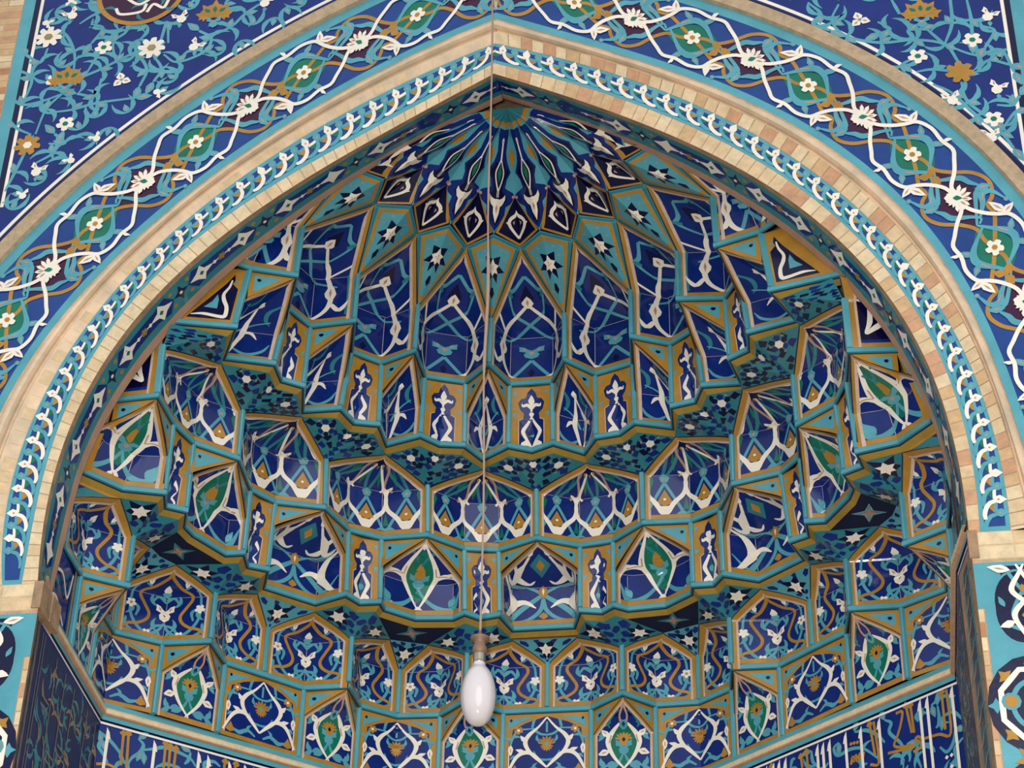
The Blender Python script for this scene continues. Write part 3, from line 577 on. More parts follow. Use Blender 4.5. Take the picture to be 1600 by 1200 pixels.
def orn_wide(P, H, W):      # flat arch with white interlace around a gold lotus
    bx, bz = .034/(W/2), .034/H
    ar = [(1-bx, .06), (1-bx, .55), (.93-bx, .66), (.8, .75), (.5, .85), (.2, .91), (0, .95)]
    ar = [(x, z) for x, z in ar]
    P.fl([(1-bx*.8, .985-bz), (1-bx*.8, .70), (.86, .79), (.55, .885), (.3, .95)], TUR, 2, sym=True)
    P.fl(P.loc(.84, .9, [(0, -.014), (-.011, 0), (0, .013), (.011, 0)]), NAV, 3, sym=True)
    full = ar+[(-x, z) for x, z in reversed(ar[:-1])]
    P.fl(full, COB, 3, maxl=.09)
    P.st([(1-bx, .06), (1-bx, .5)], .006, WHT, 4, smooth=False, sym=True)
    P.st([(0, .93), (.2, .78), (.42, .66), (.5, .54), (.36, .38), (0, .17)], (.010, .015, .028, .030, .022, .012), WHT, 6, sym=True)
    P.st([(0, .17), (.3, .36), (.52, .4), (.72, .32), (.92, .08)], (.012, .022, .030, .024, .014), WHT, 6, sym=True)
    P.leaf(.5, .56, -.6, .06, .03, WHT, 6, sym=True); P.leaf(.5, .4, -1.2, .07, .03, WHT, 6, sym=True)
    P.lotus(0, .52, .062, GLD, 6, core=TUR); P.lotus(0, .5, .045, GLD, 6, ang=math.pi)
    P.flower(.66, .74, .03, GLD, WHT, 6, 5, sym=True); P.fl([(.62, .1), (.74, .22), (.86, .1), (.74, .07)], GLD, 6, sym=True)
    P.st([(0, .86), (0, .7)], .014, TUR, 5, smooth=False); P.st([(0, .66), (.16, .68), (.34, .78), (.3, .88)], (.014, .018, .006), TUR, 5, sym=True)
    P.st([(.34, .76), (.66, .74), (.8, .62), (.86, .48)], (.01, .014, .018, .01), TUR, 5, sym=True); P.leaf(.84, .52, math.pi, .08, .035, WHT, 6, sym=True, vein=TAN)
    P.st([(0, .28), (.2, .3), (.3, .42)], (.014, .02, .006), TUR, 5, sym=True); P.st([(.1, .1), (.3, .16), (.5, .1), (.7, .14)], (.012, .022, .03, .01), TUR, 5, sym=True)
    for x, z, an in ((.3, .14, -.4), (.5, .1, .5), (.8, .62, .6), (.8, .62, -2.2), (.16, .56, -1.2), (.3, .8, -.6), (.84, .3, .3)): P.curl(x, z, an, .055, 1.5, .014, TUR, 5, sym=True)
def mosaic(P, n, seed, hexes):
    """dark mosaic of turquoise and navy pieces around pale hexagons"""
    r = random.Random(seed+20); st = .060; rows = max(4, int(P.H*1.15/st)); zs = np.linspace(.06, .985, rows+1)
    for j in range(rows):
        z0, z1 = zs[j], zs[j+1]; k = max(2, int(P.W*((z0+z1)/2)**.9/st))
        for i in range(k):
            x0, x1 = -1+2*i/k, -1+2*(i+1)/k
            if (i+j) % 2 == 0 or r.random() < .30:
                dx, dz = (x1-x0)*.56, (z1-z0)*.56; cx, cz = (x0+x1)/2, (z0+z1)/2
                q = [(cx+dx*r.uniform(-1.05, -.8), cz+dz*r.uniform(-.5, .3)), (cx+dx*r.uniform(-.4, .2), cz+dz*r.uniform(.85, 1.05)), (cx+dx*r.uniform(.8, 1.05), cz+dz*r.uniform(-.3, .5)), (cx+dx*r.uniform(-.2, .4), cz+dz*r.uniform(-1.05, -.85))]
                P.fl([(max(-1, min(1, a)), min(.985, b)) for a, b in q], NAV if r.random() < .5 else COB, 1)
    for x, z in hexes:
        sx = 1.0/max(z, .35); cl = lambda q: [(max(-1, min(1, a)), min(.985, b)) for a, b in q]
        P.fl(cl(P.loc(x, z, [(.055*sx*math.cos(i*.628), .055*math.sin(i*.628)) for i in range(10)])), TEAL, 2)
        for i in range(6):
            a = i*math.pi/3+.5
            P.fl(cl(P.loc(x, z, [(.040*sx*math.cos(a)+.019*sx*math.cos(b+a), .040*math.sin(a)+.019*math.sin(b+a)) for b in (0.3, 1.5, 2.8, 4.0, 5.3)])), COB if i % 2 else NAV, 3)
        for i in range(3): P.fl(cl(P.loc(x, z, [(.05*sx*math.cos(i*2.09+1), .05*math.sin(i*2.09+1)), (.06*sx*math.cos(i*2.09+1.2), .06*math.sin(i*2.09+1.2)), (.06*sx*math.cos(i*2.09+.8), .06*math.sin(i*2.09+.8))])), TAN, 4)
        P.fl(cl(P.loc(x, z, [(.027*sx*math.cos(i*math.pi/3), .026*math.sin(i*math.pi/3)) for i in range(6)])), WHT, 5)
def starwork(P, stars, quads):
    for x, z, r in stars:
        sx = 1.0/max(z, .3); P.star6(x, z, r, NAV, WHT, 1, sx=sx)
    for x, z, r in quads:
        sx = 1.0/max(z, .3)
        P.fl([(p[0], min(.985, p[1])) for p in P.loc(x, z, [(-r, .1*r), (-.1*r, r), (r, .5*r), (.8*r, -.6*r), (-.3*r, -r)], 0, sx)], COB, 1)
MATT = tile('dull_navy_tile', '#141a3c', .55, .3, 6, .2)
# ---------------------------------------------------------------- lowest row: flat arches and pointed niches
def on_line(a, b, t): return (a[0]+(b[0]-a[0])*t, a[1]+(b[1]-a[1])*t)
class Flat:
    def __init__(s, bot, top, zb, zt):
        s.b, s.ub = seg_interp(bot); s.t, s.ut = seg_interp(top); s.zb, s.zt = zb, zt
        s.us = s.ub; p = np.array(bot); s.W = float(np.linalg.norm(p[-1]-p[0])); s.H = zt-zb
    def __call__(s, x, z):
        x = np.asarray(x, float); z = np.asarray(z, float); u = np.clip((x+1)/2, 0, 1); zz = np.clip(z, 0, 1)[:, None]
        return np.column_stack([s.b(u)*(1-zz)+s.t(u)*zz, s.zb+z*(s.zt-s.zb)])
    def base(s, P, m):
        us = []
        for a, b in zip(s.us[:-1], s.us[1:]): us += list(np.linspace(a, b, 7)[:-1])
        P.grid(2*np.array(us+[1.])-1, np.linspace(0, 1, 9), m)
def wide(chain, label, k):
    f = Flat(chain, chain, Z0, Z1); P = Panel(f, f.W, f.H); f.base(P, GLD); orn_wide(P, f.H, f.W)
    both('arched_tile_panel', label, 'tile panel', [('tile_face', P.mb)], 'flat arched tile panels in the lowest row', k)
wl = 'flat arched panel, white interlace, lowest row'
wide([(-.285, 3.087), (.285, 3.087)], wl, 0)
wide([(.735, 3.087), C1, (1.225, 2.908)], wl, 1)
wide([(1.562, 2.612), (1.978, 2.229)], wl, 2)
wide([(2.33, 1.925), K_, (2.59, 1.44)], wl, 3)
def niche(name, chain, apex, zb, zt, za, p, top, orn, label, cat, group, k, spand=True, base=COB, gold=GLD, extra=None):
    a = Arch(chain, apex, zb, zt, za, p, top); a.fo = -.034 if zb == Z0 else 0.0; a.spd = spand; P = a.panel(); a.base(P, base); orn(a, P)
    parts = [('recess', P.mb), ('border', a.fmb)]
    if spand:
        for sg in (1, -1): mb = MB(); a.build_spandrel(mb, sg, gold=gold); parts.append(('spandrel', mb))
    both(name, label, cat, parts, group, k); return a
wd = 'small niche with green almond, lowest row'
for k, (v, pk, u) in enumerate((((.305, 3.087), (.521, 2.898), (.712, 3.087)), ((1.243, 2.893), (1.257, 2.62), (1.545, 2.628)), ((1.994, 2.215), (2.012, 1.936), (2.312, 1.936)), ((2.59, 1.42), (2.345, 1.2), (2.585, 1.05)))):
    c = [v, on_line(v, u, .5), u]
    if k == 3: c = [v, (2.60, 1.24), u]
    niche('almond_tile_niche', c, pk, Z0, Z0+.62*(Z1-Z0), Z1, 1.15, None, orn_almond, wd, 'niche', 'green almond niches in the lowest row', k+1)
# ---------------------------------------------------------------- second row: ogee niches with star pendentives above
og = 'niche with gold ogee loop, second row from below'
CH8 = [[B8[0], L1[0], B8[1]], [B8[1], L1[2], B8[2]], [B8[2], L1[4], B8[3]], [B8[3], L1[6], B8[4]], [B8[4], L1[8], B8[5]], [B8[5], L1[10], B8[6]], [B8[6], L1[12], B8[7]], [B8[7], L1[14], B8[8]]]
for k, (c, ap) in enumerate(zip(CH8, A8)):
    niche('ogee_tile_niche', c, ap, Z1, ZT8, Z2-.034, 1.45, None, orn_ogee, og, 'niche', 'ogee niches in the second row', k+1, spand=False)
def fold(name, B, chain, zt, za, p, base, deco, label, group, k):
    f = Fold(B, chain, zt, za, p); P = Panel(f, f.W, f.H); f.base(P, base); deco(P)
    both(name, label, 'pendentive', [('tile_face', P.mb)], group, k)
in_ = lambda pts, d=.035: [tuple(q) for q in offs(pts, -d)]
L2i = [tuple(q) for q in offs(L2, -.034)]
PD = [(B8[0], [(-.214, 2.92), (.214, 2.92)], 0), (B8[1], [A8[0]]+L2i[1:5]+[A8[1]], 1), (B8[2], [A8[1], (.947, 2.86), A8[2]], 0), (B8[3], [A8[2]]+L2i[6:10]+[A8[3]], 1), (B8[4], [A8[3], A8[4]], 0), (B8[5], [A8[4]]+L2i[12:16]+[A8[5]], 1), (B8[6], [A8[5], (2.30, 1.60), A8[6]], 0), (B8[7], [A8[6]]+L2i[17:21]+[A8[7]], 1)]
PD.append((B8[8], [A8[7], L2i[21], L2i[22], (2.56, .5)], 2))
for k, (B, ch, kind) in enumerate(PD):
    deco = (lambda P: (P.fl([(-.1, .9), (.25, .93), (.35, .78), (.05, .66)], COB, 2), P.st([(-.95, .1), (-.95, .97), (.9, .97)], .03, GLD, 2, smooth=False))) if kind == 2 else (lambda P: starwork(P, [(0, .64, .10)], [(-.8, .88, .026), (.8, .88, .026), (0, .22, .022), (-.55, .42, .02), (.55, .42, .02), (-.3, .95, .02), (.3, .95, .02)])) if kind == 0 else (lambda P: starwork(P, [(-.70, .76, .085), (.70, .76, .085)], [(-.25, .84, .036), (.25, .84, .036), (-.34, .58, .032), (.34, .58, .032), (-.3, .36, .024), (.3, .36, .024), (0, .68, .03), (-.8, .48, .026), (.8, .48, .026)]))
    fold('star_tile_pendentive', B, ch, ZT8, Z2-.034, 1.45, TEAL if kind else TUR, deco, ('turquoise corner pendentive with blue kite' if kind == 2 else 'small turquoise pendentive with one star' if kind == 0 else 'folded turquoise pendentive with two stars')+', above ogee niches', 'star mosaic pendentives', k)
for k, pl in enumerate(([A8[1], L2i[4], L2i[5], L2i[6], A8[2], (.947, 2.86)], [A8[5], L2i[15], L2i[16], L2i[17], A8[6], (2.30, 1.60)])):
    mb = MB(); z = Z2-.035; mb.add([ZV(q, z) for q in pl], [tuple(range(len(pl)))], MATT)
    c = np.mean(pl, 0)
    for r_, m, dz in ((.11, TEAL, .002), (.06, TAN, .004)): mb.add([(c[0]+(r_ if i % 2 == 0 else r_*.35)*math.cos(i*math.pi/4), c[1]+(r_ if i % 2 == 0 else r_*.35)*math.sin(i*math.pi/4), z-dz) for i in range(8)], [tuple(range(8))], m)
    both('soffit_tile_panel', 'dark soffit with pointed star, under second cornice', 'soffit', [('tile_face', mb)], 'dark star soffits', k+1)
# ---------------------------------------------------------------- third row: bud, palmette and flame panels
def flame(bot, top, zb, zt, label, group, k):
    f = Flat(bot, top, zb, zt); P = Panel(f, f.W, f.H); f.base(P, GLD); orn_flame(P)
    both('flame_tile_panel', label, 'tile panel', [('tile_face', P.mb)], group, k)
zsp = lambda a, b, t: a+(b-a)*t
niche('palmette_tile_niche', [(-.262, 2.66), (-.213, 2.859), (.213, 2.859), (.262, 2.66)], L3[0], Z2, zsp(Z2, Z3, .66), Z3, 1.1, ((-.265, 2.585), (.265, 2.585)), orn_palmette, 'deep hooded niche with grey palmettes, third row', 'niche', 'palmette niches in the third row', 0)
t3 = 'niche with green heart in white almond, third row'
niche('almond_tile_niche', [(.508, 2.612), (.583, 2.673), (.836, 2.649), (1.023, 2.495), (1.028, 2.415)], L3[3], Z2, zsp(Z2, Z3, .55), Z3, 1.1, ((.513, 2.535), (1.026, 2.35)), orn_bud, t3, 'niche', 'green almond niches in the third row', 1)
niche('palmette_tile_niche', [(1.24, 2.28), (1.457, 2.38), (1.754, 2.13), (1.685, 1.925)], L3[6], Z2, zsp(Z2, Z3, .66), Z3, 1.1, ((1.24, 2.21), (1.638, 1.837)), orn_palmette, 'deep hooded niche with grey palmettes, third row', 'niche', 'palmette niches in the third row', 1)
niche('almond_tile_niche', [(1.785, 1.70), (1.9, 1.703), (2.05, 1.441), (2.077, 1.332), (2.025, 1.18)], L3[9], Z2, zsp(Z2, Z3, .55), Z3, 1.1, ((1.772, 1.65), (2.0, 1.102)), orn_bud, t3, 'niche', 'green almond niches in the third row', 2)
niche('almond_tile_niche', [(2.104, .95), (2.343, .884), (2.527, .672), (2.56, .5)], L3[12], Z2, zsp(Z2, Z3, .55), Z3, 1.1, ((2.074, .86), (2.363, .586)), orn_bud, t3, 'niche', 'green almond niches in the third row', 3)
fl3 = 'narrow ochre panel with white flame, third row'
flame([(.283, 2.655), (.412, 2.688), (.486, 2.62)], [(.288, 2.579), (.40, 2.57), (.492, 2.542)], Z2, Z3, fl3, 'flame panels in the third row', 1)
flame([(1.043, 2.408), (1.168, 2.405), (1.23, 2.298)], [(1.046, 2.338), (1.15, 2.30), (1.226, 2.226)], Z2, Z3, fl3, 'flame panels in the third row', 2)
flame([(1.69, 1.915), (1.796, 1.857), (1.784, 1.715)], [(1.652, 1.818), (1.73, 1.75), (1.764, 1.668)], Z2, Z3, fl3, 'flame panels in the third row', 3)
flame([(2.03, 1.166), (2.136, 1.103), (2.104, .966)], [(2.008, 1.085), (2.05, .98), (2.07, .875)], Z2, Z3, fl3, 'flame panels in the third row', 4)
# ---------------------------------------------------------------- fourth row: rosette niches and dark mosaic pendentives
CH6 = [[L3[0], L3[1], L3[2], L3[3]], [L3[3], L3[4], L3[5], L3[6]], [L3[6], L3[7], L3[8], L3[9]], [L3[9], L3[10], L3[11], L3[12]], [L3[12], L3[13], L3[14]]]
def orn_corner(a, P):       # last panel beside the arch
    frame(a, P, w=.05)
    P.fl([(-.72, .14), (.9, .14), (.5, .5), (.0, .86), (-.5, .99), (-.72, .99)], NAV, 2)
    P.st([(.85, .22), (.3, .34), (-.2, .26), (-.5, .2), (-.35, .32), (-.3, .5), (-.25, .75), (-.5, .98)], (.008, .03, .034, .01, .03, .022, .026, .012), WHT, 3)
    P.fl([(0, .4), (.5, .42), (.1, .7), (-.1, .6)], TUR, 3)
for k, (c, ap) in enumerate(zip(CH6, A6)):
    tp = (B6[k], B6[k+1]) if k < 4 else (B6[4], (2.45, .44))
    niche('rosette_tile_niche', c, ap, Z3, ZT6, Z4-.034, 1.25, tp, orn_rosette if k < 4 else orn_corner, ('niche with white fleurs under dark rosette, fourth row' if k < 4 else 'ochre framed end panel, white scroll, fourth row'), 'niche', 'rosette niches in the fourth row' if k < 4 else 'end panels of the fourth row', k+1, spand=False)
L4i = [tuple(q) for q in offs(L4, -.034)]
PD6 = [(B6[0], [(-A6[0][0], A6[0][1]), (-L4i[1][0], L4i[1][1]), (0, L4i[0][1]), L4i[1], A6[0]]), (B6[1], [A6[0], L4i[3], L4i[4], L4i[5], A6[1]]), (B6[2], [A6[1], L4i[7], L4i[8], L4i[9], A6[2]]), (B6[3], [A6[2], L4i[11], L4i[12], L4i[13], A6[3]]), (B6[4], [A6[3], L4i[15], (2.02, .44)])]
for k, (B, ch) in enumerate(PD6):
    fold('mosaic_tile_pendentive', B, ch, ZT6, Z4-.034, 1.25, TEAL, lambda P: mosaic(P, 0, k, [(-.62, .8), (0, .86), (.62, .8)] if k < 4 else [(-.3, .8)]), 'dark mosaic pendentive with pale hexagons, above fourth row', 'dark mosaic pendentives', k)
# ---------------------------------------------------------------- fifth row: sprig niches and flame panels
for k, (c, pk, tp) in enumerate(((
        [(.157, 2.082), (.347, 2.217), (.440, 2.045)], L5[1], ((.155, 2.045), (.434, 1.992))), ([(.722, 1.89), (.961, 1.977), (.968, 1.745)], L5[4], ((.714, 1.885), (.965, 1.715))),
        ([(1.188, 1.52), (1.436, 1.526), (1.376, 1.26)], L5[7], ((1.153, 1.55), (1.358, 1.262))), ([(1.505, .985), (1.806, .891), (1.662, .592)], L5[10], ((1.468, 1.03), (1.610, .62))))):
    niche('sprig_tile_niche', c, pk, Z4, zsp(Z4, Z5, .52), Z5, 1.08, tp, orn_sprig, 'narrow hooded niche with white sprig, fifth row', 'niche', 'sprig niches in the fifth row', k+1)
fl5 = 'ochre panel with white flame, fifth row'
flame([(-.14, 2.086), (0, 2.154), (.14, 2.086)], [(-.137, 2.05), (0, 2.06), (.137, 2.05)], Z4, Z5, fl5, 'flame panels in the fifth row', 0)
flame([(.454, 2.04), (.606, 2.013), (.706, 1.905)], [(.452, 1.99), (.60, 1.94), (.697, 1.896)], Z4, Z5, fl5, 'flame panels in the fifth row', 1)
flame([(.98, 1.735), (1.128, 1.693), (1.178, 1.537)], [(.98, 1.705), (1.08, 1.63), (1.14, 1.565)], Z4, Z5, fl5, 'flame panels in the fifth row', 2)
flame([(1.38, 1.245), (1.498, 1.168), (1.501, 1.0)], [(1.366, 1.245), (1.43, 1.14), (1.46, 1.045)], Z4, Z5, fl5, 'flame panels in the fifth row', 3)
f = Flat([(1.664, .578), (2.034, .49)], [(1.618, .606), (1.96, .50)], Z4, Z5); f_x = Flat([(2.030, .49), (2.2, .44)], [(1.955, .50), (2.2, .44)], Z4, Z5); P = Panel(f, f.W, f.H); f.base(P, GLD)
P.fl([(-.82, .14), (.62, .14), (.42, .26), (.0, .50), (-.40, .74), (-.60, .90), (-.66, .80), (-.60, .74), (-.82, .66)], NAV, 3)
P.st([(.50, .19), (.1, .21), (-.45, .18), (-.62, .20), (-.60, .34), (-.45, .46), (-.40, .56), (-.52, .68), (-.56, .80)], (.006, .020, .024, .028, .024, .026, .02, .016, .01), WHT, 5)
P.fl([(-.30, .31), (.15, .32), (-.08, .42), (-.20, .54), (-.28, .46)], TUR, 4); P.hexa(-.72, .78, .012, TUR, 4)
P2 = Panel(f_x, f_x.W, f_x.H); f_x.base(P2, GLD); P.mb.add(P2.mb.arr(), P2.mb.f, GLD)
both('triangular_tile_panel', 'triangular ochre framed panel with white scroll, fifth row', 'tile panel', [('tile_face', P.mb)], 'triangular panels beside the arch', 1)
f = Flat([(2.50, .70), (2.62, .42)], [(2.360, .588), (2.58, .42)], Z2, Z3); P = Panel(f, f.W, f.H); f.base(P, GLD); P.fl([(-.9, .93), (-.7, .3), (.3, .93)], TUR, 2)
both('spandrel_tile_panel', 'sliver of ochre and turquoise spandrel beside the arch, third row', 'tile panel', [('tile_face', P.mb)], 'slivers of spandrel beside the arch', 1)
# ---------------------------------------------------------------- sixth row: tall lattice niches, star kites, dark kites
CH4 = [[(-.257, 1.812), (-.147, 2.048), (.147, 2.048), (.257, 1.812)], [L5[1], L5[2], L5[3], L5[4]], [L5[4], L5[5], L5[6], L5[7]], [L5[7], L5[8], L5[9], L5[10]], [L5[10], L5[11], L5[12]]]
for k, (c, ap) in enumerate(zip(CH4, N4)):
    tp = ((-B4[0][0], B4[0][1]), B4[0]) if k == 0 else ((B4[k-1], B4[k]) if k < 4 else (B4[3], (1.45, .44)))
    niche('lattice_tile_niche', c, ap, Z5, ZT4, ZN, 1.0, tp, orn_lattice, 'tall niche with white and turquoise lattice, sixth row', 'niche', 'tall lattice niches', k, spand=False)
for k in range(4):
    R = Rays(ZV(B4[k], ZT4), ZV(N4[k], ZN), ZV(M4[k], ZM), ZV(N4[k+1], ZN)); P = Panel(R, R.W, R.H)
    P.grid(np.linspace(-1, 1, 7), np.linspace(.02, 1, 7), TUR)
    for sg in (1, -1):
        P.fl([(0, .0), (sg*.70, .12), (sg*.83, .93), (0, .95), (0, .92), (sg*.72, .90), (sg*.42, .22), (0, .13)] if False else [(sg*.0, .07), (sg*.86, .10), (sg*.86, .945), (0, .945), (0, .895), (sg*.74, .895), (sg*.64, .16), (0, .15)], GLD, 1)
        P.st([(sg*.93, .06), (sg*.93, .95)], .020, TEAL, 2, smooth=False); P.st([(0, .975), (sg*.97, .975)], .020, TEAL, 2, smooth=False)
    P.fl(P.loc(0, .33, [(0, -.05), (-.045, -.006), (-.018, .036), (.018, .036), (.045, -.006)]), NAV, 2)
    P.star6(0, .62, .125, L=2, a0=math.pi/2)
    for x, z in ((.5, .75), (.62, .5), (.5, .3), (.3, .84)): P.leaf(x, z, -.8, .022, .012, TAN, 2, sym=True)
    both('star_kite_panel', 'turquoise kite panel with pale star, top ring', 'tile panel', [('tile_face', P.mb)], 'star kites', k+1)
M4x = M4+[(.86, .46)]
for k in range(5):
    if k == 0: q = (ZV(KT[0], ZK), ZV((-M4[0][0], M4[0][1]), ZM), ZV(N4[0], ZN), ZV(M4[0], ZM))
    else: q = (ZV(KT[k], ZK), ZV(M4[k-1], ZM), ZV(N4[k], ZN), ZV(M4x[k], ZM))
    R = Rays(*q); P = Panel(R, R.W, R.H); P.grid(np.linspace(-1, 1, 5), np.linspace(.02, 1, 5), NAV)
    P.st([(.93, .03), (.93, .93), (0, .96)], .02, GLD, 1, smooth=False, sym=True)
    P.st([(0, .28), (.16, .38), (.5, .5), (.52, .64), (0, .83)], (.016, .026, .03, .03, .02), WHT, 2, sym=True)
    P.leaf(.42, .62, -1.5, .05, .03, WHT, 3, sym=True); P.leaf(.26, .48, .15, -.0, .01, TAN, 4) if False else None
    P.fl([(.22, .5), (.36, .56), (.24, .6)], TAN, 3, sym=True)
    both('dark_kite_panel', 'navy kite panel with leaf loop, below hood', 'tile panel', [('tile_face', P.mb)], 'dark kites', k)
# ---------------------------------------------------------------- fluted hood at the top
parts = []
KK = [(-x, y) for x, y in reversed(KT[1:])]+KT; MM = [(-x, y) for x, y in reversed(M4)]+M4
tri = [(KK[i], MM[i], KK[i+1], ZM) for i in range(len(MM))]+[((.62, .53), (.80, .47), (.74, .44), ZM), ((-.74, .44), (-.80, .47), (-.62, .53), ZM)]
for kl, mm, kr, zm in tri:
    R = Rays(APX, ZV(kl, ZK), ZV(mm, zm), ZV(kr, ZK), dome=.035); P = Panel(R, .30, R.H, ref=(0, -2, 7)); P.cl = R.iso
    P.grid(np.linspace(-1, 1, 7), np.linspace(.0, 1, 14), TUR)
    q = [(0, .19), (.9, .19), (.78, .25), (.62, .31), (.5, .38), (.62, .46), (.86, .54), (.6, .60), (.5, .66), (.92, .69), (1.0, .75), (.82, .80), (.55, .80), (.5, .86), (.25, .93), (0, .98)]
    P.fl(q+[(-x, z) for x, z in reversed(q[1:-1])], COB, 1, maxl=.06)
    P.fl([(0, .50), (.4, .46), (.72, .54), (.4, .62), (.3, .68), (.62, .75), (.3, .80), (.2, .90), (0, .94), (-.2, .90), (-.3, .80), (-.62, .75), (-.3, .68), (-.4, .62), (-.72, .54), (-.4, .46)], NAV, 2)
    P.st([(0, .30), (0, .45)], .014, WHT, 4, smooth=False); P.leaf(0, .255, 0, .06, .036, WHT, 5, vein=TAN)
    P.st([(0, .44), (.22, .50), (.32, .545), (.24, .60), (0, .68)], .014, WHT, 4, sym=True); P.fl([(0, .48), (.18, .545), (0, .62), (-.18, .545)], GRN, 3)
    P.st([(0, .66), (0, .73)], .016, WHT, 4, smooth=False); P.fl([(0, .74), (.16, .745), (.34, .735), (.50, .71), (.50, .745), (.34, .785), (.20, .80), (.16, .85), (0, .92), (-.16, .85), (-.20, .80), (-.34, .785), (-.50, .745), (-.50, .71), (-.34, .735), (-.16, .745)], WHT, 5)
    P.fl([(0, .78), (.06, .81), (0, .85), (-.06, .81)], TAN, 6)
    for sg in (1, -1):
        P.fl([(sg*.99, .34), (sg*.72, .42), (sg*.99, .50)], GLD, 2); P.fl([(sg*.99, .19), (sg*.86, .23), (sg*.99, .28)], TEAL, 2); P.hexa(sg*.93, .72, .012, TAN, 3); P.fl([(sg*.99, .82), (sg*.8, .87), (sg*.99, .90)], TEAL, 2)
    P.fl([(-1, 0), (1, 0), (1, .13), (.5, .125), (0, .14), (-.5, .125), (-1, .13)], TEAL, 2); P.st([(-.5, .02), (-.5, .12)], .004, NAV, 3, smooth=False, sym=True)
    P.fl([(-1, .13), (-.5, .125), (0, .14), (.5, .125), (1, .13), (1, .155), (.5, .165), (0, .185), (-.5, .165), (-1, .155)], GLD, 3)
    parts.append(('flute', P.mb))
thing('fluted_half_dome', 'fluted tile hood of long white drops under the arch peak', 'dome', parts)
# ---------------------------------------------------------------- the front arch (each side follows its own slightly uneven curve)
ZC = 6.5
YF = .10
RHO = {'c6': ([.341, -.6337, .4191, .0631, 2.5036], [.2885, -.6274, .6089, -.1184, 2.609]),
       'c5': ([.5682, -1.3291, 1.0292, -.0423, 2.5717], [.1906, -.3935, .4469, -.0469, 2.6795]),
       'c4': ([.0746, .0552, -.0861, .2103, 2.736], [.1373, -.2893, .4653, -.1134, 2.8289]),
       'c3': ([-.1567, .8935, -.9717, .4208, 2.9172], [.624, -1.7858, 1.8561, -.472, 2.9729]),
       'c7': ([-.0558, .5509, -.6377, .4205, 2.4631], [.1904, -.3209, .38, -.0478, 2.5831])}
def curve(key, side, zlow=6.16, off=0.0, N=160):
    """(x>=0, z) polyline from the peak down; off = outward offset"""
    co = RHO[key][side]; ph = np.linspace(-.25, 1.62 if off == 0 else 2.0, 500); r = np.polyval(co, np.minimum(ph, 1.62))
    if off: 
        base = np.stack([r*np.cos(ph), ZC+r*np.sin(ph)], 1); m = ph <= 1.571; base = base[m]
        t0 = base[-1]-base[-6]; t0 /= np.linalg.norm(t0); base = np.vstack([base]+[base[-1]+t0*d for d in np.linspace(.02, 1.2, 40)])
        t = np.gradient(base, axis=0); t /= np.linalg.norm(t, axis=1)[:, None]; p = base+np.stack([t[:, 1], -t[:, 0]], 1)*off
    else: p = np.stack([r*np.cos(ph), ZC+r*np.sin(ph)], 1)
    p = p[::-1]
    i = np.argmax(p[:, 0] > 0)
    if i > 0:
        a, b = p[i-1], p[i]; f = (0-a[0])/(b[0]-a[0]+1e-12); p = np.vstack([a+(b-a)*f, p[i:]])
    p[0, 0] = 0
    if key == 'c7' and side == 0:
        m = p[:, 1] < 6.95; x0 = np.interp(-6.95, -p[:, 1], p[:, 0]); p[m, 0] = x0+(6.95-p[m, 1])*.075
    j = np.argmax(p[:, 1] < zlow)
    if j > 0:
        a, b = p[j-1], p[j]; f = (a[1]-zlow)/(a[1]-b[1]); p = np.vstack([p[:j], a+(b-a)*f])
    d = np.r_[0, np.cumsum(np.linalg.norm(np.diff(p, axis=0), axis=1))]; u = np.linspace(0, d[-1], N)
    return np.stack([np.interp(u, d, p[:, 0]), np.interp(u, d, p[:, 1])], 1), d[-1]
SG = (-1, 1)
class Band:
    """surface between two arch curves; x = metres from the peak, z = 0 inner .. 1 outer"""
    def __init__(s, side, inn, outc, y0, y1):
        s.sg = SG[side]; s.a, la = inn; s.b, lb = outc; s.len = (la+lb)/2; s.y0, s.y1 = y0, y1; s.u = np.linspace(0, 1, len(s.a))
        s.w = float(np.median(np.hypot(*((s.a-s.b).T)))); s.w = math.hypot(s.w, y1-y0); s.lo = 0
    def __call__(s, x, z):
        u = np.clip(np.asarray(x, float)/s.len, 0, 1); z = np.asarray(z, float)
        A = np.stack([np.interp(u, s.u, s.a[:, i]) for i in (0, 1)], 1); B = np.stack([np.interp(u, s.u, s.b[:, i]) for i in (0, 1)], 1)
        P = A*(1-z)[:, None]+B*z[:, None]
        return np.column_stack([P[:, 0]*s.sg, s.y0*(1-z)+s.y1*z, P[:, 1]])
    def panel(s, ref=(0, -9, 4)): return Panel(s, 2.0, s.w, ref=ref)
def bricks(P, L, t0, t1, bl, lay=1, gap=.008, pal=BR, rnd=None):
    rnd = rnd or random; x = 0
    while x < L:
        b = bl*rnd.uniform(.85, 1.15); xe = min(L, x+b-gap)
        if xe-x > .01:
            n = 2; xs = np.linspace(x, xe, n+1)
            P.strip(np.stack([xs, np.full(n+1, t0)], 1), np.stack([xs, np.full(n+1, t1)], 1), rnd.choice(pal), lay)
        x += b
xs_ = lambda L, n=120: np.linspace(0, L, n)
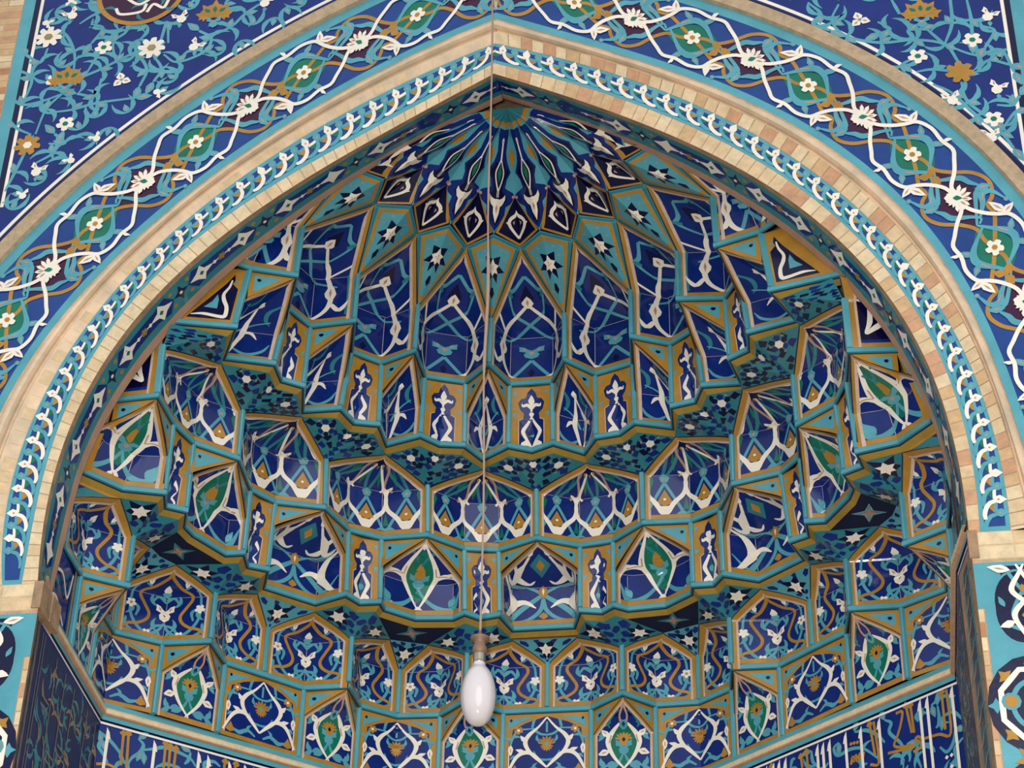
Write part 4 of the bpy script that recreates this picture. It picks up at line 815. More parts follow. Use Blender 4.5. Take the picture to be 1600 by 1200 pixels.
for side, sd in ((0, 'left'), (1, 'right')):
    c6, c5, c4, c3, c7 = (curve(k, side) for k in ('c6', 'c5', 'c4', 'c3', 'c7'))
    rr = random.Random(11+side)
    # ring of bricks at the edge
    mb = MB(); B = Band(side, c6, c5, .15, .15); P = B.panel(); P.mb = mb; P.grid(xs_(B.len), [0, 1], MOR)
    bricks(P, B.len, .0, .97, .085, 2, .007, [BR[3], BR[3], BR[0]] if side == 0 else BR[:4]+[BR[0]], rr)
    struct(trim(), mb, 'ring of cream bricks at the edge of the arch, %s half' % sd)
    # intertwined band
    B = Band(side, c5, c4, .15, .15); P = B.panel(); P.grid(xs_(B.len), [0, .5, 1], COB2)
    for a, b in ((0, .15), (.86, 1)): P.strip(np.stack([xs_(B.len), np.full(120, a)], 1), np.stack([xs_(B.len), np.full(120, b)], 1), TUR, 1)
    P.strip(np.array([[B.len-.03, 0], [B.len-.03, 1]]), np.array([[B.len, 0], [B.len, 1]]), TUR, 1)
    per = .165; n = int((B.len-.06)/per); W_ = .021
    for i in range(n):
        s0 = .05+i*per
        for d, m, f, h in ((0, WHT, GRN, 4), (per/2, TUR, GLD, 3)):
            x = s0+d
            P.fl([(x-.006, .52), (x-.05, .30), (x-.058, .56)], f, 2)
            P.st([(x-.085, .66), (x-.05, .60), (x-.006, .58)], W_*.85, m, h, n=3)
            P.st([(x, .68), (x+.010, .54), (x+.018, .40), (x+.045, .27), (x+.085, .20), (x+.118, .22)], (W_*.9, W_*1.15, W_*1.2, W_*1.2, W_*1.1, W_*.8), m, h+2, n=3)
            P.fl(P.loc(x, .70, [(.004, .046), (-.027, .012), (-.018, -.018), (.014, -.020), (.027, .008)]), m, h+3)
            P.hexa(x, .71, .007, TAN, h+4)
    t = thing('chain_tile_band', 'narrow blue band of interlaced white and turquoise hooks, %s half of the arch' % sd, 'tile band', [('tile_face', P.mb)], 'interlaced arch bands')
    # moulding between the two bands
    mb = MB(); B = Band(side, c4, c3, .15, YF); P = B.panel((0, -9, 2)); P.mb = mb; P.grid(xs_(B.len), [0, .25, .5], PLA if side == 0 else MOR)
    if side == 1: bricks(P, B.len, .02, .50, .085, 4, .008, BR[:4]+[BR[0], BR[3], BR[2]], rr)
    else: bricks(P, B.len, .02, .40, .085, 2, .003, [PLA, PLA, BR[0]], rr)
    X = xs_(B.len); F = []; V = []
    for k, (t_, h) in enumerate([(.50, .002), (.54, -.02), (.60, -.02), (.64, .004), (.72, .024), (.82, .026), (.90, .012), (.97, -.01), (1.0, 0)]):
        q = P.pos(np.stack([X, np.full(120, t_)], 1), h/STEP); V.append(q)
        if k: F += [((k-1)*120+i, (k-1)*120+i+1, k*120+i+1, k*120+i) for i in range(119)]
    mb.add(np.vstack(V), F, PLA)
    struct(trim(), mb, 'rounded buff moulding between the tile bands, %s half' % sd)
    # wide floral band
    a_ = curve('c3', side, 6.16); b_ = curve('c3', side, 6.16, .62)
    B = Band(side, a_, b_, YF, YF); P = B.panel(); L = B.len; P.grid(xs_(L), [0, .25, .5, .75, 1], COB2)
    for a, b in ((0, .085), (.885, 1)): P.strip(np.stack([xs_(L), np.full(120, a)], 1), np.stack([xs_(L), np.full(120, b)], 1), TUR, 1)
    mid = (B.a+B.b)/2; k = int(np.argmin(np.hypot(mid[:, 0]-.907, mid[:, 1]-10.127))); s1 = B.u[k]*L; k = int(np.argmin(np.hypot(mid[:, 0]-2.735, mid[:, 1]-8.38))); s2 = B.u[k]*L; p = (s2-s1)/3
    tz = lambda t: .485+t*.395
    def M(c, d, pts, flipv): # local unit coordinates -> band coordinates
        return [(c+d*q[0]*p, tz(q[1]*flipv)) for q in pts]
    outer = [(0, 0), (.12, .05), (.22, .3), (.28, .55), (.33, .8), (.44, .9), (.56, .82), (.67, .84), (.74, .66), (.82, .42), (.9, .1), (1, 0)]
    goldq = [(-.5, 0), (-.4, .1), (-.3, .1), (-.2, .36), (-.1, .76), (.02, .93), (.13, .76), (.179, .5), (.26, .5), (.38, .25), (.5, 0)]
    nM = int(L/p)+2
    for i in range(-2, nM):
        c = s1+i*p
        if c > L+.4 or c < -p: continue
        ok = lambda q: [(min(max(a, 0), L), b) for a, b in q]
        for fv in (1, -1):
            P.st(ok(M(c, 1, outer, fv) if fv == 1 else M(c+p, -1, outer, -1)), .026, WHT, 12, n=4)
            P.st(ok(M(c, fv, goldq, fv)), .026, GLD, 5, n=4)
        if -.1 < c < L:
            P.fl(M(c, 1, [(.02, .54), (.16, .30), (.27, 0), (.17, -.32), (-.02, -.54), (-.16, -.30), (-.27, 0), (-.17, .32)], 1), MAR, 2, smooth=True)
            for d in (1, -1):
                P.st(M(c, d, [(.275, -.04), (.14, .24), (.05, .46), (.02, .66), (-.05, .52), (-.12, .42), (-.187, .05), (-.24, -.15), (-.275, -.04)], d), (.014, .024, .03, .008, .034, .04, .024, .016, .014), TUR, 8, n=4)
                P.st(M(c, d, [(-.23, -.16), (-.15, -.42), (-.08, -.56), (-.1, -.8), (-.2, -.95)], d), (.016, .034, .048, .03, .012), TUR, 8, n=4)
                P.st(M(c, d, [(-.13, -.46), (-.08, -.60)], d), .008, TAN, 10)
                q = M(c, d, [(-.21, -.97)], d)[0]; P.hexa(q[0], q[1], .018, TUR, 6); P.hexa(q[0], q[1], .007, TAN, 7)
                q = M(c, d, [(.02, .5)], d)[0]; P.leaf(q[0], q[1], -.3 if d == 1 else math.pi-.3, .11, .055, TUR, 8, vein=TAN)
            P.lotus(c, tz(-.02), .10, WHT, 14, ang=(-.7)); P.lotus(c, tz(-.02), .07, WHT, 14, ang=(math.pi-.7)); P.leaf(c-.015, tz(-.08), -.7, .06, .035, GRN, 16)
            for an in (-1.3, -.7, -.1): P.leaf(c+.035*math.sin(-an), tz(-.02)+.0+.035/P.H*math.cos(an), an, .045, .014, TAN, 15)
        g = c+p/2
        if -.1 < g < L:
            P.fl([(g+a*p, tz(b)) for a, b in ((-.21, -.04), (-.14, .26), (-.03, .44), (.08, .46), (.21, .04), (.14, -.28), (.03, -.46), (-.08, -.44))], GRN, 2, smooth=True)
            for d in (1, -1):
                P.st([(g+d*a*p, tz(d*b)) for a, b in ((-.225, -.04), (-.15, .22), (-.08, .48), (-.02, .58), (.05, .5), (.11, .3), (.19, -.04))], (.016, .026, .046, .052, .04, .026, .016), TUR, 8, n=4)
                P.st([(g+d*a*p, tz(d*b)) for a, b in ((-.13, .34), (-.07, .50))], .010, TAN, 10)
                for a, b, an in ((-.06, .56, .9), (.02, .56, -.9)):
                    P.leaf(g+d*a*p, tz(d*b), (an if d == 1 else an+math.pi), .09, .045, TUR, 8, vein=TAN)
            P.flower(g, tz(0), .058, WHT, GLD, 12, 5)
            # small ochre trefoil and white side leaves
            for d in (1, -1):
                P.leaf(g+d*.2*p*(-1), tz(.76*d), (2.0 if d == 1 else 2.0+math.pi), .13, .055, WHT, 13, vein=TAN)
                P.leaf(g+d*.2*p*(-1), tz(.66*d), (.3 if d == 1 else .3+math.pi), .10, .05, WHT, 13, vein=TAN)
                P.leaf(g+d*.07*p, tz(.84*d), (-.5 if d == 1 else -.5+math.pi), .06, .026, WHT, 13)
            tx, tt = g+.235*p, tz(-.1)
            for an in (.2, 1.9, -2.0): P.leaf(tx, tt, an+.6, .085, .058, GLD, 9)
    thing('floral_tile_band', 'wide blue arch band with white and ochre interlace, green and aubergine medallions, %s half' % sd, 'tile band', [('tile_face', P.mb)], 'floral arch bands')
    # brick rib, white line
    mb = MB(); B = Band(side, b_, curve('c3', side, 6.16, .72), YF, YF); P = B.panel(); P.mb = mb
    X = xs_(B.len); V = []; F = []
    for kk, (t_, h) in enumerate(((0, 0), (.05, .03), (.95, .03), (1, 0))):
        V.append(P.pos(np.stack([X, np.full(120, t_)], 1), (h+1e-6)/STEP))
        if kk: F += [((kk-1)*120+i, (kk-1)*120+i+1, kk*120+i+1, kk*120+i) for i in range(119)]
    mb.add(np.vstack(V), F, MOR)
    bricks(P, B.len, .08, .92, .075, 19, .006, [BR[3], BR[0], BR[3], BR[3]], rr)
    struct(trim(), mb, 'raised rib of cream bricks above the floral band, %s half' % sd)
    # spandrel wall
    oc, ol = curve('c3', side, 6.16, .72); mb = MB(); sg = SG[side]; V = []; n = len(oc); fx = 3.10 if side == 0 else 3.18
    for (x, z) in oc:
        V.append((x*sg, YF, z))
    for i, (x, z) in enumerate(oc):
        ang = math.atan2(z-ZC, x)
        t = min((4.6)/max(math.cos(ang), 1e-6), (12.2-ZC)/max(math.sin(ang), 1e-6)) if z > ZC else None
        V.append((4.6*sg, YF, z) if t is None else (t*math.cos(ang)*sg, YF, ZC+t*math.sin(ang)))
    mb.add(V, [(i, i+1, n+i+1, n+i) for i in range(n-1)], COB)
    pf = lambda x, z: np.column_stack([x, np.full(len(np.atleast_1d(x)), YF), z])
    P = Panel(pf, 2.0, 1.0, mb, ref=(0, -9, 8))
    B2 = Band(side, curve('c3', side, 6.16, .765), curve('c3', side, 6.16, .79), YF, YF); Q = B2.panel(); Q.mb = mb; Q.grid(xs_(B2.len), [0, 1], WHT, 2)
    B2 = Band(side, curve('c3', side, 6.16, .72), curve('c3', side, 6.16, .755), YF, YF); Q = B2.panel(); Q.mb = mb; Q.grid(xs_(B2.len), [0, 1], NAV, 1)
    zf = 8.9 if side == 0 else 8.6
    for a, b, m, l_ in ((fx, fx+.022, WHT, 3), (fx+.022, fx+.06, NAV, 3), (fx+.06, fx+.14, TUR, 4), (fx+.14, 4.55, MOR, 5)):
        P.strip(np.array([(a*sg, zf), (a*sg, 12.2)]), np.array([(b*sg, zf), (b*sg, 12.2)]), m, l_)
    z = zf; j = 0
    while z < 12.1:
        x = fx+.145+(j % 2)*-.06
        while x < 3.9:
            P.strip(np.array([(max(x, fx+.145)*sg, z), (max(x, fx+.145)*sg, z+.05)]), np.array([((x+.16)*sg, z), ((x+.16)*sg, z+.05)]), rr.choice(BR), 6); x += .168
        z += .058; j += 1
    F_ = {k: [q for q in v if abs(q[0]) < fx-.045] for k, v in (FL if side == 0 else FR).items()}; S_ = SL if side == 0 else SR
    for s in S_:
        P.st(s, (.014, .024, .020), TUR, 3)
        if len(s) > 2:
            for j in range(1, len(s)-1):
                a = math.atan2(s[j+1][1]-s[j][1], s[j+1][0]-s[j][0])-math.pi/2
                P.curl(s[j][0], s[j][1], a+.9, .15, 1.9, .026, TUR, 2); P.curl(s[j][0], s[j][1], a-.9, .13, -1.9, .026, TUR, 2); P.leaf(s[j][0], s[j][1], a+(.5 if j%2 else -.5), .09, .05, TUR, 4, vein=TAN)
            a = math.atan2(s[-1][1]-s[-2][1], s[-1][0]-s[-2][0])-math.pi/2; P.leaf(s[-1][0], s[-1][1], a, .12, .06, TUR, 4, vein=TAN)
    rs = random.Random(5+side)
    pts_ = [q for s in S_ for q in cr(s, 4)]+[q for v in F_.values() for q in v]
    for _ in range(4000):
        x = rs.uniform(1.2, 3.05); z = rs.uniform(8.6, 10.7); i = int(np.argmin(np.hypot(oc[:, 0]-x, oc[:, 1]-z))); dd = math.hypot(oc[i, 0]-x, oc[i, 1]-z)
        if (x*x+(z-ZC)**2) < (oc[i, 0]**2+(oc[i, 1]-ZC)**2) or dd < .12 or min(math.hypot(x*sg-q[0], z-q[1]) for q in pts_) < .105 or math.hypot(x*sg+2.42, z-10.75) < .35: continue
        pts_.append((x*sg, z)); a = rs.uniform(0, 6.28)
        P.curl(x*sg, z, a, .16, 1.5, .024, TUR, 2); P.curl(x*sg, z, a+2.6, .14, -1.4, .022, TUR, 3); P.leaf(x*sg, z, a+1.2, .08, .045, TUR, 4, vein=TAN)
        if rs.random() < .3: P.tulip(x*sg, z, .04, WHT, 5, ang=a)
    if side == 0:   # medallion cut by the top edge of the photograph
        mx, mz = -2.42, 10.72; cir = lambda r_: [(mx+r_*math.cos(i*math.pi/24), mz+r_*math.sin(i*math.pi/24)) for i in range(48)]
        P.fl(cir(.31), GLD, 9); P.fl(cir(.275), MAR, 10)
        P.st([(mx-.16, mz-.14), (mx-.12, mz-.20), (mx+.02, mz-.19), (mx+.05, mz-.12)], .022, WHT, 13); P.st([(mx+.06, mz-.2), (mx+.1, mz-.13), (mx+.17, mz-.17), (mx+.2, mz-.1)], .022, WHT, 13); P.st([(mx-.1, mz-.05), (mx, mz-.12), (mx+.1, mz-.05)], .022, WHT, 13)
        for k in range(9): P.curl(mx+rs.uniform(-.2, .2), mz+rs.uniform(-.2, .0), rs.uniform(0, 6), .09, 1.8, .018, TEAL, 11)
    # fill the top of the spandrel beyond the traced sprays with more of the same tendrils
    for _ in range(36):
        x = rs.uniform(.6, 3.0); z = rs.uniform(10.3, 11.6); i = int(np.argmin(abs(oc[:, 0]-x)))
        if z < oc[i, 1]+.22 or (z < 10.75 and x > 1.4): continue
        P.curl(x*sg, z, rs.uniform(0, 6.2), .14, 1.7, .018, TUR, 2); P.curl(x*sg, z, rs.uniform(0, 6.2), .12, -1.6, .016, TUR, 2)
        P.flower(x*sg, z, .045, WHT, TAN, 4, 5)
    for x, z in F_.get('w8', []): P.flower(x, z, .095, WHT, GLD, 6, 8); P.hexa(x, z, .014, TUR, 8)
    for x, z in F_.get('g7', []): P.flower(x, z, .09, GLD, WHT, 6, 7)
    for x, z in F_['w5']: P.flower(x, z, .062, WHT, GRN, 6, 5)
    for x, z in F_['tre']:
        for an in (.3, 2.4, 4.4): P.leaf(x, z, an, .07, .06, WHT, 6, vein=TAN)
        P.hexa(x, z, .012, TUR, 7)
    for x, z in F_['gb']:
        for i in range(-2, 3):
            a = -i*.62; ca, sa = math.cos(a), math.sin(a); ln = .17-.015*abs(i)
            q = [(0, 0), (-.028, .35), (-.055, .42), (-.032, .52), (-.05, .66), (-.022, .72), (0, 1), (.022, .72), (.05, .66), (.032, .52), (.055, .42), (.028, .35)]
            P.fl(P.loc(x, z, [(u, v*ln) for u, v in q], a), GLD, 5+abs(i)%2)
        for i in (-1, 0, 1): P.leaf(x-.03*i*-1, z+.05, -i*.9, .055, .03, GRN, 8)
        P.tulip(x, z-.045, .05, TUR, 8); P.hexa(x, z-.04, .012, TAN, 9)
    for x, z in F_['bud']: P.tulip(x, z, .055, WHT, 6, ang=rs.uniform(-.8, .8), vein=TAN); P.leaf(x, z-.05, math.pi, .05, .03, TUR, 4)
    struct('wall_front_%s' % sd, mb, 'blue spandrel with turquoise tendrils and white blossoms, %s of the arch' % sd)
    # soffit of the arch
    mb = MB(); B = Band(side, c6, c7, .15, .5); P = B.panel((0, 0, 4)); P.mb = mb; P.grid(xs_(B.len), [0, .5, 1], NAV)
    P.strip(np.stack([xs_(B.len), np.full(120, 0)], 1), np.stack([xs_(B.len), np.full(120, .13)], 1), OLD, 1)
    for a, b, m in ((.13, .18, TEAL), (.70, .77, TEAL), (.77, .99, TAN)): P.strip(np.stack([xs_(B.len), np.full(120, a)], 1), np.stack([xs_(B.len), np.full(120, b)], 1), m, 1)
    per = .708; c0 = .0 ; L = B.len; i = 0; k2 = .29/.35
    P.strip(np.stack([xs_(L), np.full(120, .17)], 1), np.stack([xs_(L), np.full(120, .70)], 1), TEAL, 1)
    while c0+i*per < L+.3:
        c = c0+i*per; m_ = .435
        P.fl([(c-.29, m_), (c-.23, m_+.24), (c-.12, m_+.16), (c+.12, m_+.16), (c+.23, m_+.24), (c+.29, m_), (c+.23, m_-.24), (c+.12, m_-.16), (c-.12, m_-.16), (c-.23, m_-.24)], COB, 2) if c > .25 else P.fl([(0, m_-.2), (.12, m_-.16), (.23, m_-.24), (.29, m_), (.23, m_+.24), (.12, m_+.16), (0, m_+.2)], COB, 2)
        for d in (-1, 1):
            if c+d*.16 < 0.02: continue
            P.fl([(c+d*.272, m_), (c+d*.21, m_+.08), (c+d*.165, m_+.21), (c+d*.14, m_+.07), (c+d*.085, m_+.02), (c+d*.085, m_-.02), (c+d*.14, m_-.07), (c+d*.165, m_-.21), (c+d*.21, m_-.08)], WHT, 3)
            P.fl(P.loc(c+d*.17, m_, [(-.02, 0), (0, .02), (.02, 0), (0, -.02)]), GRN, 4); P.st([(c+d*.02, m_), (c+d*.1, m_)], .01, WHT, 3, smooth=False); P.fl([(c+d*.04, m_), (c+d*.06, m_+.05), (c+d*.08, m_), (c+d*.06, m_-.05)], WHT, 5)
        if c > .03: P.flower(c, m_, .03, OLV, OLV, 4, 6)
        q = c+per/2
        P.fl([(q, m_+.2), (q-.02, m_+.06), (q-.065, m_), (q-.02, m_-.06), (q, m_-.2), (q+.02, m_-.06), (q+.065, m_), (q+.02, m_+.06)], NAV, 2); P.hexa(q, m_, .014, WHT, 3)
        for a in (-1, 1):
            for b in (-1, 1): P.hexa(q+a*.075, m_+b*.17, .019, OLV, 3)
        i += 1
    struct('ceiling_arch_%s' % sd, mb, 'tiled underside of the arch with blue cartouches, %s half' % sd)
# ---------------------------------------------------------------- frieze under the niches, jamb walls and diagonal walls
FX = {0: 2.455, 1: 2.615}
def kb(side): return [(FX[side], .15), (2.565, .5), K_, C1, (0, 3.085)]
GZ = -ZO
for side, sd in ((0, 'left'), (1, 'right')):
    sg = SG[side]; ch = [(x*sg, y) for x, y in kb(side)]
    if side == 1: ch = ch[::-1]
    mb = MB(); prof = [(0, 6.252), (.012, 6.25), (.012, 6.210), (.03, 6.208), (.034, 6.200), (.034, 6.172), (.028, 6.166), (.012, 6.164), (.012, 6.132), (.002, 6.13), (.002, 6.122), (.004, 6.120), (.004, 6.106), (.0, 6.10)]
    mats = [TUR, TUR, BR[3], BR[0], BR[3], BR[2], BR[2], TUR, NAV, NAV, WHT, WHT, COB]
    sweep(mb, ch, prof, mats)
    struct(trim(), mb, 'turquoise and brick cornice above the inscription, %s half' % sd)
    def wall_panel(a, b, z0=4.3):
        a = np.array(a, float); b = np.array(b, float); ln = float(np.linalg.norm(b-a)); d = (b-a)/ln
        return Panel(lambda x, z: np.column_stack([(a[0]+d[0]*np.asarray(x, float))*sg, a[1]+d[1]*np.asarray(x, float), z]), 2.0, 1.0, ref=(0, 0, 4)), ln
    def wall(nm, a, b, lab):
        P, ln = wall_panel(a, b); P.grid([0, ln], [GZ, 4.4, 6.215], JMB if nm == 'j' else COB)
        P.strip(np.array([(0, GZ), (ln, GZ)]), np.array([(0, 4.2), (ln, 4.2)]), BR[0], 2)
        P.strip(np.array([(0, 4.2), (ln, 4.2)]), np.array([(0, 4.3), (ln, 4.3)]), TUR, 2)
        return P, ln
    P, ln = wall('d', K_, C1, '')
    D = IR if side == 1 else IL
    extra = []
    rs = random.Random(3+side)
    sw = [s for s in D['w']]
    x = 1.0 if side == 0 else 1.45
    while x < ln-.1: sw.append([[x, 6.098], [x, 5.6]]); x += rs.choice([.06, .12, .2])
    for (a, b) in sw:
        k = (b[0]-a[0])/max(a[1]-b[1], .01)*0; z1 = min(b[1], 5.35); 
        P.fl([(a[0]-.012, a[1]), (a[0]+.008, a[1]-.03), (a[0]+.020, a[1]-.075), (a[0]+.009, a[1]-.075), (a[0]+.009, z1), (a[0]-.009, z1), (a[0]-.012, a[1]-.05)], WHT, 5)
    for s in D['g']:
        P.st(s, .018, GLD, 4)
        if len(s) == 2: P.leaf(s[0][0], s[0][1]-.03, 0, .045, .05, GLD, 4)
    for s in D['t']: P.st(s, (.012, .026, .022, .012), TUR, 2); P.leaf(s[0][0], s[0][1], rs.uniform(0, 6), .09, .045, TUR, 3, vein=TAN)
    for _ in range(60):
        x, z = rs.uniform(.05, ln-.05), rs.uniform(5.5, 6.02); P.curl(x, z, rs.uniform(0, 6.2), .12, rs.choice((1.7, -1.7)), .02, TUR, 1)
    for s in D['dots']: P.hexa(s[0][0], s[0][1], .014, WHT if s[0][1] < 5.83 else GLD, 5, 4)
    x = .1
    while x < ln: # scrolls below the visible strip continue
        for z in (5.55, 5.2, 4.8): P.curl(x, z, rs.uniform(0, 6), .25, 2, .02, TUR, 2)
        x += .22
    for x in np.arange(.2, ln-.1, .42):
        for z in (5.42, 5.15):
            P.st([(x, z), (x-.05, z-.06), (x-.13, z-.03), (x-.16, z+.05)], .02, GLD, 4); P.st([(x+.05, z+.05), (x+.05, z-.12)], .02, WHT, 5, smooth=False); P.st([(x+.1, z-.1), (x, z-.14), (x-.1, z-.1), (x-.16, z-.16)], .022, WHT, 5)
    P.strip(np.array([(0, 4.86), (ln, 4.86)]), np.array([(0, 4.89), (ln, 4.89)]), WHT, 4)
    struct('wall_diagonal_%s' % sd, P.mb, 'diagonal wall with white and ochre inscription on cobalt, %s' % sd)
    # jamb wall, in two slightly different planes
    P, ln = wall('j', (2.565, .5), K_, ''); s0 = .04
    for a in (.06, .10): P.st([(a, 6.08), (a, 4.35)], .010, JTN, 3, smooth=False)
    for x in (.34, .52, .70, .98, 1.16):
        P.st([(x, 6.07-.02*x), (x, 4.4)], .012, JTN, 4, smooth=False)
    for x, z in ((.25, 5.75), (.45, 5.5), (.62, 5.62), (.85, 5.4), (1.05, 5.7), (.3, 5.1), (.8, 5.0)):
        P.st([(x-.07, z), (x+.07, z)], .014, JTN, 3, smooth=False); P.st([(x-.07, z-.05), (x+.07, z-.05)], .014, JTN, 3, smooth=False)
    for x, z in ((.3, 5.35), (.6, 5.3), (.9, 5.2)): P.st([(x-.1, z), (x-.05, z-.14), (x+.06, z-.1), (x+.08, z+.06), (x, z+.2)], .018, JTN, 4)
    for _ in range(230):
        x, z = rs.uniform(.16, 1.2), rs.uniform(4.4, 6.02); P.curl(x, z, rs.uniform(0, 6), .13, rs.choice([1.8, -1.8]), .02, rs.choice([TEAL, TEAL, TEAL, OLD]), 1)
    struct('wall_%s' % sd, P.mb, 'side wall of the niche with worn inscription panel, %s' % sd)
    P, ln = wall_panel((FX[side], .15), (2.565, .5)); P.grid([0, ln], [GZ, 6.215], OLD)
    for a, b, m in ((.10, .13, TEAL), (.24, .27, TEAL)): P.strip(np.array([(a, 4.3), (a, 6.05)]), np.array([(b, 4.3), (b, 6.05)]), m, 1)
    P.strip(np.array([(.13, 4.3), (.13, 6.05)]), np.array([(.24, 4.3), (.24, 6.05)]), NAV, 1)
    z = 4.4
    while z < 6.0: P.curl(.185, z, .4, .13, 1.8, .016, TEAL, 2); P.curl(.185, z+.06, 3.0, .12, 1.8, .014, TAN, 2); z += .13
    struct('wall_reveal_%s' % sd, P.mb, 'narrow weathered reveal at the edge of the jamb, %s' % sd)
    # niche wall above the frieze between the last niches and the arch
    mb = MB(); mb.add([(2.575*sg, .42, 6.2), (2.60*sg, 1.06, 6.2), (2.60*sg, 1.06, 6.73), (2.575*sg, .42, 6.73)], [(0, 1, 2, 3)], COB)
    P = Panel(lambda x, z: np.column_stack([(2.57+.02*(x+1)/2)*sg, .45+(x+1)*.28, 6.25+z*.47]), .56, .47, mb, ref=(0, 0, 5))
    P.st([(-.8, .05), (-.2, .3), (.5, .1)], .02, WHT, 3); P.st([(-.8, .5), (0, .7), (.5, .5), (.7, .9)], .02, WHT, 3); P.st([(.85, 0), (.85, 1)], .03, GLD, 3); P.curl(0, .4, .5, .2, 1.5, .02, TEAL, 3); P.curl(-.4, .7, 2.5, .2, 1.5, .02, TEAL, 3)
    for z0, z1, xx in ((6.73, 7.24, 2.60), (7.24, 7.69, 2.56), (7.69, 8.19, 2.48)): mb.add([(xx*sg, .40, z0), ((xx+.02)*sg, .72, z0), ((xx+.02)*sg, .72, z1), (xx*sg, .40, z1)], [(0, 1, 2, 3)], COB)
    struct('wall_niche_%s' % sd, mb, 'tiled strip of side wall beside the arch, %s' % sd)
    # pier below the springing
    mb = MB(); x0 = FX[side]
    pf = lambda x, z: np.column_stack([np.asarray(x, float)*sg, np.full(len(np.atleast_1d(x)), .15), z])
    P = Panel(pf, 2.0, 1.0, mb, ref=(0, -9, 5)); P.grid([x0, 4.6], [GZ, 6.16], MOR)
    P.grid([x0+.0, 4.6], [5.99, 6.16], BR[0], 1)
    for z in (5.995, 6.08):
        x = x0
        while x < 4.5: P.grid([x, x+.22], [z, z+.075], rr.choice([BR[0], BR[3], BR[0]]), 3); x += .228
    for a, b in ((x0, .15),):
        zz = GZ
        while zz < 5.98: P.grid([x0, x0+.028], [zz, zz+.075], rr.choice(BR), 2); zz += .083
    # capital block on the corner, its shade put into the darker brick colour
    mb.box((x0*sg, .14, 6.04), (x0*sg, .50, 6.17), (.035, 0, 0), (0, 0, .0), BR[1]) if False else None
    for a, b, c_2, d_, m in ((x0-.012, x0+.04, .14, .30, OLD), (x0-.020, x0+.03, .30, .44, OLD)):
        V = [((x)*sg, y, z) for z in (6.00, 6.17) for x, y in ((a, c_2), (b, c_2), (b, d_), (a, d_))]; mb.add(V, [(0, 1, 2, 3), (4, 5, 6, 7), (0, 1, 5, 4), (1, 2, 6, 5), (2, 3, 7, 6), (3, 0, 4, 7)], m)
    struct('wall_pier_%s' % sd, mb, 'pier face with brick course below the springing of the arch, %s' % sd)
    P = Panel(pf, 2.0, 1.0, None, ref=(0, -9, 5)); xa = x0+.035; xc = xa+.20
    P.grid([xa, xc+.6], [3.2, 5.97], TUR, 3)
    def cart(zc, r_):
        q = []
        for i in range(32):
            a = i*math.pi/16; k = 1+.07*abs(math.sin(a*2)); q.append((xc+r_*.92*k*math.cos(a), zc+r_*1.3*k*math.sin(a)))
        P.fl(q, TUR, 4); P.fl([(xc+(a-xc)*.93, zc+(b-zc)*.94) for a, b in q], NAV, 5)
        for d in (1, -1):
            P.st([(xc+d*.02, zc+.25), (xc-d*.012, zc+.19), (xc-d*.055, zc+.10), (xc, zc+.03), (xc+d*.055, zc-.05), (xc+d*.02, zc-.15), (xc-d*.01, zc-.21)], (.01, .022, .03, .024, .03, .02, .006), WHT, 9 if d == 1 else 10)
            P.st([(xc+d*.07, zc+.22), (xc+d*.03, zc+.14), (xc-d*.04, zc+.02), (xc-d*.06, zc-.06), (xc, zc-.14), (xc+d*.10, zc-.10)], .020, TUR, 7)
            P.leaf(xc+d*.05, zc+.215, -d*1.35, .12, .05, WHT, 11, vein=TAN); P.leaf(xc+d*.055, zc-.09, -d*1.9, .085, .045, WHT, 11); P.leaf(xc+d*.10, zc+.0, -d*.4, .07, .03, TUR, 8)
        for z in (.105, -.055): P.fl(P.loc(xc, zc+z, [(-.02, 0), (0, .026), (.02, 0), (0, -.026)]), GLD, 13)
    P.fl([(x0, 5.70), (xa+.02, 5.70), (xa+.02, 5.97), (x0, 5.97)], TUR, 3)
    P.fl([(xa+.04, 5.945), (xc+.42, 5.945), (xc+.42, 5.9), (xc+.24, 5.90), (xc+.1, 5.84), (xc-.1, 5.84), (xa+.10, 5.90)], NAV, 4)
    cart(5.70, .17)
    for zc in (5.14, 4.58, 4.0):
        ring = lambda r1, n_, a0=0, k=1.0: [(xc+r1*math.cos(a0+i*2*math.pi/n_), zc+r1*1.15*math.sin(a0+i*2*math.pi/n_)) for i in range(n_)]
        P.fl([(xa+.005, zc-.27), (xc+.5, zc-.27), (xc+.5, zc+.27), (xa+.005, zc+.27)], TUR, 4)
        P.fl(ring(.245, 16), NAV, 5)
        for i in range(8):
            a = i*math.pi/4; P.star(xc+.20*math.cos(a), zc+.23*math.sin(a), .045, GLD if i % 2 else TUR, 6, 4, a)
        P.st(ring(.185, 8, .39), .030, WHT, 8, closed=True, smooth=False); P.st(ring(.12, 8, 0), .026, TUR, 7, closed=True)
        P.hexa(xc-.125, zc+.02, .05, TUR, 9, 10); P.hexa(xc-.125, zc+.02, .034, GLD, 10, 10)
        P.fl([(xc-.02, zc+.1), (xc+.07, zc+.06), (xc+.08, zc-.05), (xc, zc-.10), (xc-.03, zc)], GRN, 9)
        P.star(xc-.06, zc-.30, .085, GLD, 8, 6, .2); P.hexa(xc-.06, zc-.30, .040, TUR, 9, 6); P.star(xc+.2, zc-.30, .085, GLD, 8, 6, .2); P.hexa(xc+.2, zc-.30, .04, TUR, 9, 6)
    thing('arabesque_tile_pilaster', 'turquoise pilaster facing with navy cartouches and white knots, %s of the niche' % sd, 'pilaster', [('tile_face', P.mb)], 'tile pilasters')
